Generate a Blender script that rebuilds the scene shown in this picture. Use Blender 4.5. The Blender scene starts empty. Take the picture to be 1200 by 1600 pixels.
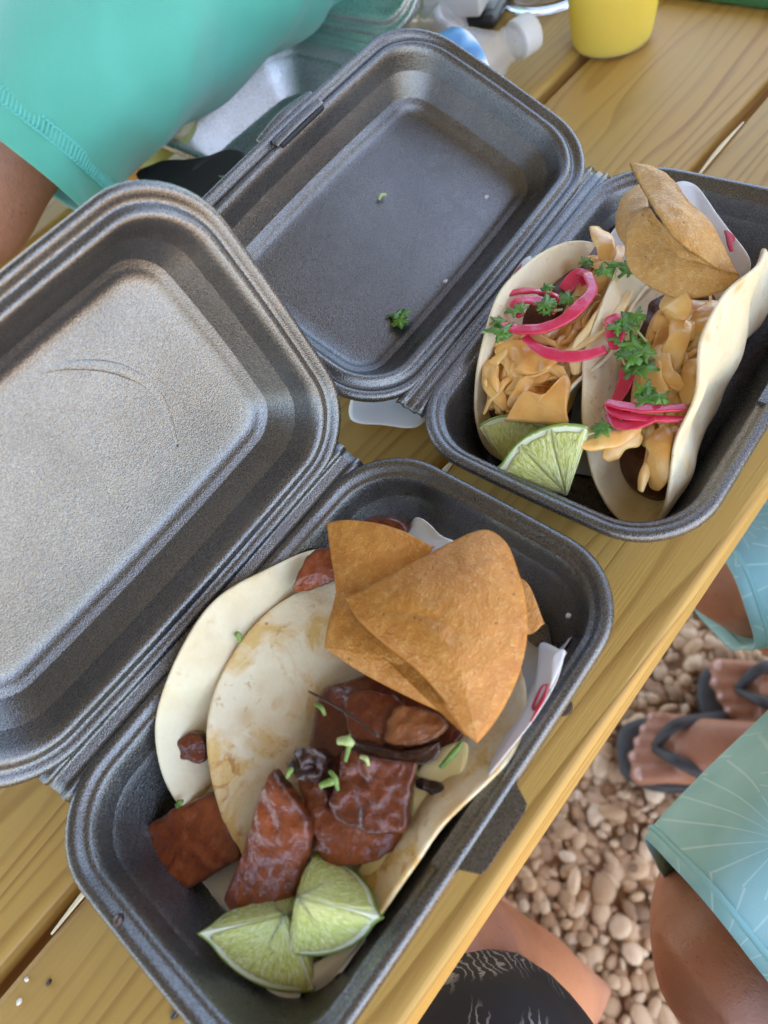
import bpy, math, random
import numpy as np
from mathutils import Vector, noise as mnoise

random.seed(7); rng = np.random.default_rng(7)
S = bpy.context.scene
COL = S.collection
R_ = math.radians

# ------------------------------------------------------------------ camera
F_PX = 1120.0                                        # focal length in pixels of a 1200 px wide picture
RC = np.array([[0.6296882, -0.7460006, -0.2167390],
               [0.7258119, 0.4655022, 0.5064630],
               [-0.2769293, -0.4762256, 0.8345774]])  # world -> camera
CAM = np.array([0.0, 0.0, 0.337])                    # z = 0 is the table top
cam_d = bpy.data.cameras.new('camera'); cam = bpy.data.objects.new('camera', cam_d); COL.objects.link(cam)
from mathutils import Matrix
M4 = Matrix.Identity(4)
for i in range(3):
    for j in range(3):
        M4[i][j] = RC[j][i]
    M4[i][3] = CAM[i]
cam.matrix_world = M4
cam_d.sensor_fit = 'HORIZONTAL'; cam_d.sensor_width = 36; cam_d.lens = 36 * F_PX / 1200
cam_d.clip_start = 0.01; cam_d.clip_end = 500
cam_d.dof.use_dof = True; cam_d.dof.focus_distance = 0.37
cam_d.dof.aperture_fstop = (cam_d.lens / 1000) / 0.0036
S.camera = cam

# ------------------------------------------------------------------ sky and sun
SUN_EL, SUN_AZ = R_(64), R_(160)
W = bpy.data.worlds.new('World'); S.world = W; W.use_nodes = True
nt = W.node_tree
bg = nt.nodes['Background']
sky = nt.nodes.new('ShaderNodeTexSky'); sky.sky_type = 'NISHITA'; sky.sun_disc = False
sky.sun_elevation = SUN_EL; sky.sun_rotation = SUN_AZ; sky.dust_density = 0.7
nt.links.new(sky.outputs[0], bg.inputs[0]); bg.inputs[1].default_value = 0.15
sun_d = bpy.data.lights.new('sun', 'SUN'); sun = bpy.data.objects.new('sun', sun_d); COL.objects.link(sun)
sun_d.energy = 2.6; sun_d.angle = R_(0.5); sun_d.color = (1.0, 0.95, 0.87)
# Nishita rotation turns clockwise from +Y
sdir = Vector((math.sin(SUN_AZ) * math.cos(SUN_EL), math.cos(SUN_AZ) * math.cos(SUN_EL), math.sin(SUN_EL)))
sun.rotation_euler = sdir.to_track_quat('Z', 'Y').to_euler()
S.view_settings.view_transform = 'Standard'; S.view_settings.look = 'None'
S.view_settings.gamma = 1.0; S.view_settings.use_curve_mapping = False
S.view_settings.exposure = 2.5
S.view_settings.use_white_balance = True; S.view_settings.white_balance_temperature = 7200; S.view_settings.white_balance_tint = 12

# ------------------------------------------------------------------ helpers
def T(px, py, z):
    """world point seen at photo pixel (px, py) at height z"""
    d = RC.T @ np.array([px - 600, 800 - py, -F_PX]); s = (z - CAM[2]) / d[2]
    return CAM + s * d

def nz(p, sc, seed=0.0):
    return mnoise.noise(Vector((p[0] * sc + seed, p[1] * sc - seed * 1.7, p[2] * sc + seed * .3)))

def mk(name, V, Fc, mat=None, parent=None, smooth=True, origin=None):
    V = np.asarray(V, float)
    if origin is None:
        origin = np.array([(V[:, 0].min() + V[:, 0].max()) / 2, (V[:, 1].min() + V[:, 1].max()) / 2, V[:, 2].min()])
    origin = np.asarray(origin, float)
    me = bpy.data.meshes.new(name)
    me.from_pydata([tuple(v) for v in (V - origin)], [], [tuple(int(i) for i in f) for f in Fc])
    me.update()
    if smooth:
        me.polygons.foreach_set('use_smooth', [True] * len(me.polygons))
    o = bpy.data.objects.new(name, me); COL.objects.link(o)
    if mat: me.materials.append(mat)
    o.location = origin
    if parent is not None:
        put(o, parent)
    return o

WL = {}
def wloc(o):
    l = np.array(o.location)
    if o.parent is not None: l = l + wloc(o.parent)
    return l
def put(o, parent):
    pl = wloc(parent); l = np.array(o.location); o.parent = parent; o.location = l - pl

def thing(name, label, cat, loc, group=None):
    o = bpy.data.objects.new(name, None); COL.objects.link(o); o.location = loc; o.empty_display_size = .02
    return tag(o, label, cat, group)
def tag(o, label, cat, group=None):
    o['label'] = label; o['category'] = cat
    if group: o['group'] = group
    return o
def struct(o): o['kind'] = 'structure'; return o
def stuff(o): o['kind'] = 'stuff'; return o

def fixnormals(o):
    import bmesh
    bm = bmesh.new(); bm.from_mesh(o.data); bmesh.ops.recalc_face_normals(bm, faces=bm.faces); bm.to_mesh(o.data); bm.free()
    return o
def subsurf(o, lv=1):
    m = o.modifiers.new('sub', 'SUBSURF'); m.levels = lv; m.render_levels = lv; return o
def solidify(o, t, off=0):
    m = o.modifiers.new('sol', 'SOLIDIFY'); m.thickness = t; m.offset = off; return o

def merge(parts):
    V = []; Fc = []; k = 0
    for v, f in parts:
        V.extend([tuple(x) for x in v]); Fc.extend([tuple(i + k for i in q) for q in f]); k += len(v)
    return np.array(V), Fc

def grid_faces(nr, nc, wrap=True, off=0):
    Fc = []
    for i in range(nr - 1):
        for j in range(nc if wrap else nc - 1):
            j2 = (j + 1) % nc
            Fc.append((off + i * nc + j, off + i * nc + j2, off + (i + 1) * nc + j2, off + (i + 1) * nc + j))
    return Fc

def spline(P, n, closed=False):
    P = np.asarray(P, float); m = len(P); out = []
    segs = m if closed else m - 1
    for i in range(n):
        t = i / n * segs if closed else i / (n - 1) * segs
        k = min(int(t), segs - 1); t -= k
        if closed: a, b, c, d = P[(k - 1) % m], P[k], P[(k + 1) % m], P[(k + 2) % m]
        else: a, b, c, d = P[max(k - 1, 0)], P[k], P[k + 1], P[min(k + 2, m - 1)]
        out.append(.5 * ((2 * b) + (c - a) * t + (2 * a - 5 * b + 4 * c - d) * t * t + (3 * b - a - 3 * c + d) * t ** 3))
    return np.array(out)

def tube(path, rad, n=40, k=12, flat=1.0, up=(0, 0, 1), square=0.0, wob=0.0, seed=0.0):
    """sweep an ellipse (flat = height/width) along a path; rad is a list of radii"""
    C = spline(path, n); rr = np.interp(np.linspace(0, 1, n), np.linspace(0, 1, len(rad)), rad)
    tg = np.gradient(C, axis=0); tg /= np.linalg.norm(tg, axis=1)[:, None] + 1e-12
    V = []; up = np.array(up, float)
    for i in range(n):
        s = np.cross(tg[i], up); s /= np.linalg.norm(s) + 1e-9
        u = np.cross(s, tg[i])
        for j in range(k):
            a = 2 * math.pi * j / k; ca, sa = math.cos(a), math.sin(a)
            if square: 
                q = (abs(ca) ** 4 + abs(sa) ** 4) ** -.25; ca, sa = ca * ((1 - square) + square * q), sa * ((1 - square) + square * q)
            r = rr[i]
            if wob: r *= 1 + wob * nz(C[i] * 1.0 + np.array([ca, sa, 0]) * .01, 90, seed)
            V.append(C[i] + s * r * ca + u * r * flat * sa)
    Fc = grid_faces(n, k)
    V.append(C[0]); V.append(C[-1]); a, b = len(V) - 2, len(V) - 1
    for j in range(k):
        Fc.append((a, (j + 1) % k, j)); Fc.append((b, (n - 1) * k + j, (n - 1) * k + (j + 1) % k))
    return np.array(V), Fc

def slab(pts, thick, dome=0.0, amp=0.0, sc=120, seed=0.0, n=64, rings=14, sheet=False, closed_pts=None, lump=0.0, curl=0.0):
    """a rounded slice or sheet whose outline is given by points; the outline may be uneven in height"""
    E = spline(pts, n, closed=True)
    c = E.mean(0)
    nrm = np.zeros(3)
    for i in range(n): nrm += np.cross(E[i] - c, E[(i + 1) % n] - c)
    nrm /= np.linalg.norm(nrm) + 1e-12
    if nrm[2] < 0: nrm = -nrm
    top = []; bot = []
    h = thick / 2
    ts = [i / rings for i in range(1, rings)] + [.965, .99, 1.0]
    if sheet: ts = [i / rings for i in range(1, rings + 1)]
    for t in ts:
        for i in range(n):
            e = c + (E[i] - c) * t
            d = dome * (1 - t * t)
            if curl: d += curl * (((E[i] - c)[0] * t / (np.abs(E[:, 0] - c[0]).max() + 1e-9)) ** 2)
            w = amp * nz(e, sc, seed) + lump * nz(e, sc * .3, seed + 9)
            hh = h if sheet else h * math.sqrt(max(0, 1 - max(0, (t - .90) / .1) ** 2 * .85))
            top.append(e + nrm * (d + hh + w)); bot.append(e + nrm * ((d if sheet else d * .3) - hh + (w if sheet else w * .3)))
    m = len(ts)
    V = top + bot + [c + nrm * (dome + h + amp * nz(c, sc, seed) + lump * nz(c, sc * .3, seed + 9)), c + nrm * ((dome if sheet else dome * .3) - h)]
    Fc = grid_faces(m, n) + [tuple(reversed(f)) for f in grid_faces(m, n, off=m * n)]
    a = 2 * m * n
    for j in range(n):
        j2 = (j + 1) % n
        Fc.append((a, j2, j)); Fc.append((a + 1, m * n + j, m * n + j2))
        Fc.append(((m - 1) * n + j, (m - 1) * n + j2, m * n + (m - 1) * n + j2, m * n + (m - 1) * n + j))
    return np.array(V), Fc

# ------------------------------------------------------------------ materials
class N:
    def __init__(s, name):
        s.m = bpy.data.materials.new(name); s.m.use_nodes = True; s.t = s.m.node_tree; s.b = s.t.nodes['Principled BSDF']
    def n(s, typ, **kw):
        x = s.t.nodes.new(typ)
        for k, v in kw.items():
            if k.startswith('i_'):
                key = k[2:]; key = int(key) if key.isdigit() else key.replace('_', ' ')
                x.inputs[key].default_value = v
            else: setattr(x, k, v)
        return x
    def l(s, a, b): s.t.links.new(a, b)
    def coord(s, scale=(1, 1, 1), kind='Object', rnd=False):
        tc = s.n('ShaderNodeTexCoord'); mp = s.n('ShaderNodeMapping'); mp.inputs['Scale'].default_value = scale
        s.l(tc.outputs[kind], mp.inputs[0])
        if rnd:
            oi = s.n('ShaderNodeObjectInfo'); ml = s.n('ShaderNodeMath', operation='MULTIPLY'); ml.inputs[1].default_value = 37.0
            s.l(oi.outputs['Random'], ml.inputs[0]); cb = s.n('ShaderNodeCombineXYZ')
            for i in range(3): s.l(ml.outputs[0], cb.inputs[i])
            s.l(cb.outputs[0], mp.inputs['Location'])
        return mp.outputs[0]
    def noise(s, co, scale, detail=3, rough=.55, dist=0.0):
        x = s.n('ShaderNodeTexNoise'); x.inputs['Scale'].default_value = scale; x.inputs['Detail'].default_value = detail
        x.inputs['Roughness'].default_value = rough; x.inputs['Distortion'].default_value = dist
        if co is not None: s.l(co, x.inputs['Vector'])
        return x.outputs['Fac']
    def ramp(s, fac, stops, interp='LINEAR'):
        r = s.n('ShaderNodeValToRGB'); r.color_ramp.interpolation = interp
        while len(r.color_ramp.elements) < len(stops): r.color_ramp.elements.new(.5)
        for e, (p, c) in zip(r.color_ramp.elements, stops):
            e.position = p; e.color = (c[0], c[1], c[2], 1) if hasattr(c, '__len__') else (c, c, c, 1)
        s.l(fac, r.inputs[0]); return r.outputs[0]
    def mix(s, fac, a, b, mode='MIX'):
        x = s.n('ShaderNodeMix', data_type='RGBA', blend_type=mode)
        for i, v in ((0, fac), (6, a), (7, b)):
            if hasattr(v, 'is_linked') or hasattr(v, 'links'): s.l(v, x.inputs[i])
            elif i == 0: x.inputs[0].default_value = v
            else: x.inputs[i].default_value = (v[0], v[1], v[2], 1)
        return x.outputs[2]
    def math(s, op, a, b=None):
        x = s.n('ShaderNodeMath', operation=op)
        for i, v in enumerate((a, b)):
            if v is None: continue
            if hasattr(v, 'links'): s.l(v, x.inputs[i])
            else: x.inputs[i].default_value = v
        return x.outputs[0]
    def bump(s, h, dist, strength=1.0, prev=None):
        x = s.n('ShaderNodeBump'); x.inputs['Distance'].default_value = dist; x.inputs['Strength'].default_value = strength
        s.l(h, x.inputs['Height'])
        if prev is not None: s.l(prev, x.inputs['Normal'])
        return x.outputs[0]
    def set(s, **kw):
        for k, v in kw.items():
            key = {'base': 'Base Color', 'rough': 'Roughness', 'metal': 'Metallic', 'spec': 'Specular IOR Level', 'coat': 'Coat Weight',
                   'coatr': 'Coat Roughness', 'sss': 'Subsurface Weight', 'sssr': 'Subsurface Radius', 'ssss': 'Subsurface Scale', 'trans': 'Transmission Weight',
                   'ior': 'IOR', 'normal': 'Normal', 'sheen': 'Sheen Weight', 'alpha': 'Alpha'}[k]
            if hasattr(v, 'links'): s.l(v, s.b.inputs[key])
            elif key in ('Base Color',): s.b.inputs[key].default_value = (*v, 1)
            else: s.b.inputs[key].default_value = v
        return s.m

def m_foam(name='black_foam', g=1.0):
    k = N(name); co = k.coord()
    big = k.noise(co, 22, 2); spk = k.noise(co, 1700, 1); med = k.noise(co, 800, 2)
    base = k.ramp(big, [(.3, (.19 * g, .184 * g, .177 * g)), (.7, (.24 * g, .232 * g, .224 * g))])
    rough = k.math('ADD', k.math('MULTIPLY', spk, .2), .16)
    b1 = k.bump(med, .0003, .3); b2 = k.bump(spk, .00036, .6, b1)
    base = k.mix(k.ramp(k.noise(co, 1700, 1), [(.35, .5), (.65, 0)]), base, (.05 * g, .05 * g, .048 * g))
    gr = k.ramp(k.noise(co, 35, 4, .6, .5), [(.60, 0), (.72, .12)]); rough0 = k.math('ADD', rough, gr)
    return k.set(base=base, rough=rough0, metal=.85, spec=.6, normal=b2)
def m_wood():
    k = N('treated_pine'); co = k.coord(rnd=True)
    warp = k.noise(k.coord((1.2, 9, 9), rnd=True), 1.6, 2)
    sep = k.n('ShaderNodeSeparateXYZ'); k.l(co, sep.inputs[0])
    # growth rings: distance from a pith line below the board, bent slowly along its length
    y = k.math('ADD', sep.outputs[1], k.math('MULTIPLY', warp, .11))
    z = k.math('ADD', sep.outputs[2], .09)
    r = k.math('SQRT', k.math('ADD', k.math('MULTIPLY', y, y), k.math('MULTIPLY', z, z)))
    w = k.math('FRACT', k.math('MULTIPLY', r, 125.0))
    ring0 = k.ramp(w, [(0, 0.0), (.5, .08), (.84, .95), (.92, .9), (1, 0.0)])
    ring = k.math('MULTIPLY', ring0, k.ramp(k.noise(k.coord((2.5, 60, 30), rnd=True), 1.0, 2), [(.3, .25), (.65, 1)]))
    fib = k.noise(k.coord((14, 900, 900), rnd=True), 1.0, 3); tone = k.noise(k.coord((1.5, 12, 6), rnd=True), 1.5, 3)
    c = k.mix(ring, (.57, .33, .08), (.36, .18, .034))
    c = k.mix(k.math('MULTIPLY', fib, .30), c, (.30, .17, .05))
    c = k.mix(k.ramp(tone, [(.42, 0), (.75, .45)]), c, (.42, .29, .09))
    spots = k.ramp(k.noise(co, 160, 2), [(.77, 0), (.82, 1)])
    c = k.mix(k.math('MULTIPLY', spots, .35), c, (.16, .08, .03))
    b = k.bump(fib, .0004, .5); b = k.bump(ring, .0004, .5, b)
    return k.set(base=c, rough=k.math('ADD', k.math('MULTIPLY', fib, .2), .42), normal=b, spec=.4)
def tortmat(name, wet):
    k = N(name); co = k.coord(rnd=True)
    a = k.noise(co, 55, 5); b = k.noise(co, 420, 3); big = k.noise(co, 24, 3)
    v = k.n('ShaderNodeTexVoronoi', i_Scale=85.0, feature='SMOOTH_F1', i_Randomness=1.0); k.l(co, v.inputs['Vector'])
    c = k.ramp(a, [(.28, (.74, .58, .35)), (.72, (.84, .72, .50))])
    # toasted blisters: small rings and freckles gathered in patches
    patch = k.ramp(big, [(.44, 0), (.58, 1)])
    bl = k.math('MULTIPLY', k.ramp(v.outputs['Distance'], [(.10, 1), (.42, 0)]), patch)
    c = k.mix(k.math('MULTIPLY', bl, .7), c, (.56, .30, .10))
    fr = k.math('MULTIPLY', k.ramp(k.noise(co, 230, 3), [(.60, 0), (.70, 1)]), patch)
    c = k.mix(k.math('MULTIPLY', fr, .5), c, (.44, .20, .06))
    sp = k.ramp(k.noise(co, 170, 2), [(.755, 0), (.79, .85)]); c = k.mix(sp, c, (.22, .08, .02))
    n = k.bump(a, .0030, .6); n = k.bump(v.outputs['Distance'], .0016, .35, n); n = k.bump(b, .0006, .6, n)
    rough = .6
    if wet:
        g = k.noise(co, 34, 4, .6, .9); w = k.ramp(g, [(.45, 0), (.60, 1)])
        c = k.mix(k.math('MULTIPLY', w, .8), c, (.68, .40, .10))
        g2 = k.ramp(k.noise(co, 110, 3, .6, .8), [(.56, 0), (.66, 1)]); c = k.mix(k.math('MULTIPLY', g2, k.math('MULTIPLY', w, .75)), c, (.42, .15, .025))
        dr = k.ramp(k.noise(co, 95, 1), [(.76, 0), (.79, .9)]); c = k.mix(dr, c, (.40, .06, .008))
        rough = k.math('SUBTRACT', .6, k.math('MULTIPLY', w, .44))
    return k.set(base=c, rough=rough, normal=n, sss=.25, sssr=(1, .6, .3), ssss=.004, spec=.4)
def m_tortilla(): return tortmat('flour_tortilla', False)
def m_tortilla_wet(): return tortmat('sauced_tortilla', True)
def chipmat(name, lo, hi, lite, blis, sc):
    k = N(name); co = k.coord(rnd=True)
    a = k.noise(co, sc, 5, .65, .6); f = k.noise(co, 1100, 2); g = k.noise(co, 330, 3)
    v = k.n('ShaderNodeTexVoronoi', i_Scale=95.0, feature='SMOOTH_F1'); k.l(co, v.inputs['Vector'])
    c = k.ramp(a, [(.28, lo), (.72, hi)])
    c = k.mix(k.ramp(g, [(.5, 0), (.75, .45)]), c, lite)
    c = k.mix(k.ramp(f, [(.60, 0), (.72, .55)]), c, (lite[0] * 1.15, lite[1] * 1.25, lite[2] * 1.4))
    dk = k.ramp(k.noise(co, 420, 2), [(.70, 0), (.76, .8)]); c = k.mix(dk, c, (.10, .03, .008))
    n = k.bump(v.outputs['Distance'], blis, .5); n = k.bump(g, .0010, .7, n); n = k.bump(f, .0006, .9, n)
    return k.set(base=c, rough=k.ramp(g, [(.3, .5), (.7, .28)]), normal=n, spec=.5)
def m_chip(): return chipmat('corn_chip', (.45, .155, .020), (.60, .25, .045), (.74, .44, .14), .0020, 60)
def m_chip_pale(): return chipmat('fried_tortilla_chip', (.44, .19, .035), (.62, .33, .09), (.74, .50, .22), .003, 60)
def m_meat(name, lo, hi, coat=1.0):
    k = N(name); co = k.coord((1, 1, 1), rnd=True)
    a = k.noise(co, 70, 4, .6, .8); st = k.noise(k.coord((70, 520, 140), rnd=True), 1.0, 4); bub = k.noise(co, 420, 3)
    c = k.ramp(a, [(.25, lo), (.75, hi)])
    c = k.mix(k.math('MULTIPLY', k.ramp(st, [(.45, 0), (.7, 1)]), .16), c, (hi[0] * 1.5, hi[1] * 2.0, hi[2] * 2))
    at = k.n('ShaderNodeAttribute', attribute_name='char')
    cf = k.math('MULTIPLY', k.math('MULTIPLY', at.outputs['Fac'], k.ramp(k.noise(co, 160, 3), [(.35, .2), (.6, 1)])), .85)
    c = k.mix(cf, c, (.018, .006, .003))
    dk = k.ramp(k.noise(co, 260, 2), [(.68, 0), (.76, .7)]); c = k.mix(dk, c, (.03, .008, .003))
    n = k.bump(st, .0005, .5); n = k.bump(bub, .0010, .8, n)
    cn = k.bump(k.noise(co, 260, 2), .0014, .8)
    k.b.inputs['Coat IOR'].default_value = 1.4; k.l(cn, k.b.inputs['Coat Normal'])
    return k.set(base=c, rough=.4, normal=n, coat=coat, coatr=.045, spec=.3, sss=.06, sssr=(1, .2, .1), ssss=.003)
def m_simple(name, c, rough=.5, c2=None, sc=80, bump=0.0, bsc=300, **kw):
    k = N(name)
    co = k.coord(rnd=True)
    base = c
    if c2 is not None: base = k.ramp(k.noise(co, sc, 4), [(.3, c), (.7, c2)])
    d = dict(base=base, rough=rough); d.update(kw)
    if bump: d['normal'] = k.bump(k.noise(co, bsc, 3), bump, .6)
    return k.set(**d)
def m_slaw():
    k = N('sauced_cabbage'); co = k.coord(rnd=True)
    a = k.noise(co, 70, 3); f = k.noise(co, 240, 3)
    oi = k.n('ShaderNodeObjectInfo')
    c = k.ramp(a, [(.3, (.80, .38, .085)), (.7, (.90, .56, .19))])
    pale = k.ramp(oi.outputs['Random'], [(.62, 0), (.9, .65)])
    c = k.mix(pale, c, (.86, .72, .38))
    return k.set(base=c, rough=.28, normal=k.bump(f, .001, .5), sss=.2, sssr=(1, .5, .2), ssss=.003, coat=.3, coatr=.2)
def m_onion():
    k = N('pickled_onion'); co = k.coord(rnd=True)
    a = k.noise(co, 90, 3); f = k.noise(co, 500, 2)
    c = k.ramp(a, [(.3, (.60, .012, .05)), (.75, (.72, .06, .13))])
    return k.set(base=c, rough=.22, normal=k.bump(f, .0006, .5), sss=.3, sssr=(1, .15, .2), ssss=.003, coat=.5, coatr=.12)
def m_pulp():
    k = N('lime_pulp')
    tc = k.n('ShaderNodeTexCoord'); nv = k.n('ShaderNodeVectorMath', operation='NORMALIZE'); k.l(tc.outputs['Object'], nv.inputs[0])
    ad = k.n('ShaderNodeVectorMath', operation='MULTIPLY_ADD'); k.l(tc.outputs['Object'], ad.inputs[0]); ad.inputs[1].default_value = (22, 22, 22); k.l(nv.outputs[0], ad.inputs[2])
    a = k.noise(ad.outputs[0], 15, 3, .6, .3); b = k.noise(tc.outputs['Object'], 480, 2)
    c = k.ramp(a, [(.32, (.42, .46, .08)), (.5, (.58, .60, .18)), (.72, (.76, .76, .42))])
    return k.set(base=c, rough=.14, normal=k.bump(a, .0018, .8, k.bump(b, .0005, .5)), sss=.5, sssr=(.7, .8, .2), ssss=.008, coat=.4, coatr=.06)
def m_fabric(name, c, c2):
    k = N(name); co = k.coord()
    a = k.noise(co, 9, 3); w = k.n('ShaderNodeTexWave', i_Scale=520.0, i_Distortion=.6, bands_direction='DIAGONAL'); k.l(co, w.inputs[0])
    f = k.noise(co, 900, 2)
    base = k.ramp(a, [(.3, c), (.7, c2)]); base = k.mix(k.math('MULTIPLY', f, .18), base, (c2[0] * 1.5 + .04, c2[1] * 1.2, c2[2] * 1.2))
    n = k.bump(w.outputs['Fac'], .0005, .3); n = k.bump(f, .0006, .4, n)
    return k.set(base=base, rough=.85, normal=n, sheen=.35, spec=.2)
def m_palm():
    k = N('palm_print_cloth'); co = k.coord()
    v = k.n('ShaderNodeTexVoronoi', i_Scale=10.0); k.l(co, v.inputs['Vector'])
    # direction from each cell's centre -> fan of leaf blades
    sc = k.n('ShaderNodeVectorMath', operation='SCALE'); k.l(co, sc.inputs[0]); sc.inputs['Scale'].default_value = 1.0
    sb = k.n('ShaderNodeVectorMath', operation='SUBTRACT'); k.l(sc.outputs[0], sb.inputs[0]); k.l(v.outputs['Position'], sb.inputs[1])
    sp = k.n('ShaderNodeSeparateXYZ'); k.l(sb.outputs[0], sp.inputs[0])
    an = k.math('ARCTAN2', sp.outputs[0], sp.outputs[1])
    ln = k.math('ABSOLUTE', k.math('SINE', k.math('MULTIPLY', an, 9.0)))
    line = k.ramp(ln, [(0.0, 1), (.22, 0)])
    tone = k.noise(co, 14, 3)
    c = k.ramp(tone, [(.3, (.17, .40, .42)), (.7, (.30, .56, .58))])
    c = k.mix(k.math('MULTIPLY', line, .5), c, (.56, .76, .76))
    c = k.mix(k.ramp(v.outputs['Distance'], [(.55, 0), (.8, .5)]), c, (.16, .36, .34))
    return k.set(base=c, rough=.6, normal=k.bump(k.noise(co, 700, 2), .0004, .4))
def m_paisley():
    k = N('black_print_cloth'); co = k.coord()
    v = k.n('ShaderNodeTexVoronoi', i_Scale=95.0, feature='DISTANCE_TO_EDGE'); k.l(co, v.inputs['Vector'])
    w = k.n('ShaderNodeTexWave', i_Scale=75.0, i_Distortion=11.0, i_Detail=3.0, wave_type='RINGS'); k.l(co, w.inputs[0])
    msk = k.ramp(k.noise(co, 11, 2), [(.52, 0), (.56, 1)])
    ln = k.math('MULTIPLY', k.ramp(w.outputs['Fac'], [(.78, 0), (.9, 1)]), msk)
    c = k.mix(k.math('MULTIPLY', ln, .5), (.012, .012, .014), (.42, .42, .42))
    return k.set(base=c, rough=.8, normal=k.bump(k.noise(co, 800, 2), .0004, .4))
def m_skin(name, c, c2):
    k = N(name); co = k.coord()
    a = k.noise(co, 25, 4); f = k.noise(co, 500, 2); m = k.noise(co, 130, 3)
    v = k.n('ShaderNodeTexVoronoi', i_Scale=420.0, feature='DISTANCE_TO_EDGE'); k.l(co, v.inputs['Vector'])
    base = k.ramp(a, [(.3, c), (.7, c2)]); base = k.mix(k.math('MULTIPLY', m, .35), base, (c[0] * .9, c[1] * .62, c[2] * .55))
    base = k.mix(k.ramp(k.noise(co, 210, 1), [(.72, 0), (.77, .5)]), base, (c[0] * .45, c[1] * .35, c[2] * .3))
    # short fine hairs, drawn out along the limb
    h = k.ramp(k.noise(k.coord((900, 120, 200)), 1.0, 2), [(.66, 0), (.70, .45)]); base = k.mix(h, base, (c[0] * .3, c[1] * .25, c[2] * .2))
    n = k.bump(f, .0004, .5, k.bump(v.outputs['Distance'], .0006, .4, k.bump(m, .0015, .4)))
    return k.set(base=base, rough=.48, normal=n, sss=.1, sssr=(1, .35, .2), ssss=.005)
def m_pebble():
    k = N('river_pebble'); at = k.n('ShaderNodeAttribute', attribute_name='tint')
    co = k.coord(); a = k.noise(co, 90, 4)
    c = k.ramp(at.outputs['Fac'], [(0, (.22, .12, .06)), (.3, (.44, .26, .13)), (.6, (.58, .37, .20)), (1, (.70, .52, .34))])
    c = k.mix(k.math('MULTIPLY', a, .35), c, (.30, .17, .09))
    return k.set(base=c, rough=.6, normal=k.bump(a, .003, .4))
def m_ground():
    k = N('gravel_bed'); co = k.coord()
    v = k.n('ShaderNodeTexVoronoi', i_Scale=38.0); k.l(co, v.inputs['Vector'])
    sp = k.n('ShaderNodeSeparateColor'); k.l(v.outputs['Color'], sp.inputs[0])
    c = k.ramp(sp.outputs[0], [(0, (.30, .18, .10)), (.5, (.47, .30, .17)), (1, (.62, .45, .29))])
    n = k.bump(k.math('SUBTRACT', 1.0, v.outputs['Distance']), .02, .8)
    return k.set(base=c, rough=.7, normal=n)
def m_glass(name, c, rough=.03, ior=1.45):
    return m_simple(name, c, rough, trans=1.0, ior=ior)

FOAM = m_foam(); FOAM_BRIGHT = m_foam('foam_painted_bright', 3.8); WOOD = m_wood(); TORT = m_tortilla(); TORTW = m_tortilla_wet(); CHIP = m_chip(); CHIPP = m_chip_pale()  # third box: same black foam, with reflected light put into a brighter colour
MEAT = m_meat('glazed_pork', (.065, .010, .003), (.20, .037, .009)); MEATR = m_meat('pink_glazed_pork', (.13, .021, .005), (.31, .066, .016))
MEATD = m_meat('charred_pork', (.018, .007, .004), (.06, .016, .008)); SLAW = m_slaw(); ONION = m_onion(); PULP = m_pulp()
FILL_DARK = m_meat('filling_dark_gaps', (.05, .014, .006), (.13, .04, .014), .3)  # shade of gaps between the slaw shreds put into this filling's dark colour
SAUCE = m_simple('orange_sauce', (.80, .37, .085), .16, (.86, .46, .14), 60, .0012, 160, sss=.25, sssr=(1, .5, .2), ssss=.004, coat=.5, coatr=.1)
MAYO = m_simple('pale_sauce', (.72, .55, .22), .22, (.78, .62, .30), 70, .001, 160, sss=.2, sssr=(1, .6, .3), ssss=.004)
PITH = m_simple('lime_pith', (.72, .74, .46), .4, (.78, .78, .58), 120, .0004, 400, sss=.3, sssr=(1, 1, .6), ssss=.004)
RIND = m_simple('lime_rind', (.16, .27, .035), .3, (.30, .40, .07), 60, .0005, 700, coat=.3)
LEAF = m_simple('cilantro_leaf', (.045, .13, .012), .3, (.13, .28, .03), 150, .0008, 400, sss=.1, ssss=.002)
STEM = m_simple('herb_stem', (.33, .42, .12), .35, (.50, .55, .25), 150)
PAPER = m_simple('liner_paper', (.78, .75, .75), .5, (.82, .79, .78), 30, .0006, 90, sss=.1, ssss=.003)
RED = m_simple('red_ink', (.48, .03, .05), .5)
SHIRT = m_fabric('teal_jersey', (.075, .42, .315), (.10, .48, .37))
THREAD = m_simple('teal_thread', (.12, .55, .47), .7)
PALM = m_palm(); PAIS = m_paisley()
SKIN = m_skin('tan_skin', (.40, .19, .115), (.47, .235, .15)); SKIN2 = m_skin('deep_tan_skin', (.30, .125, .065), (.37, .165, .09))
RUBBER = m_simple('dark_rubber', (.025, .022, .022), .6, (.04, .035, .035), 60, .0005, 300)
NAIL = m_simple('toe_nail', (.55, .33, .27), .25)
PEB = m_pebble(); GROUND = m_ground()
CLEAR = m_glass('clear_plastic', (.96, .97, .98), .04, 1.3)
WATERB = m_glass('bottle_plastic', (.97, .98, .99), .03, 1.25)
WHITEP = m_simple('white_plastic', (.78, .78, .76), .35)
LABELM = None
CRUMB = m_simple('pale_crumb', (.75, .68, .6), .5)

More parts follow.
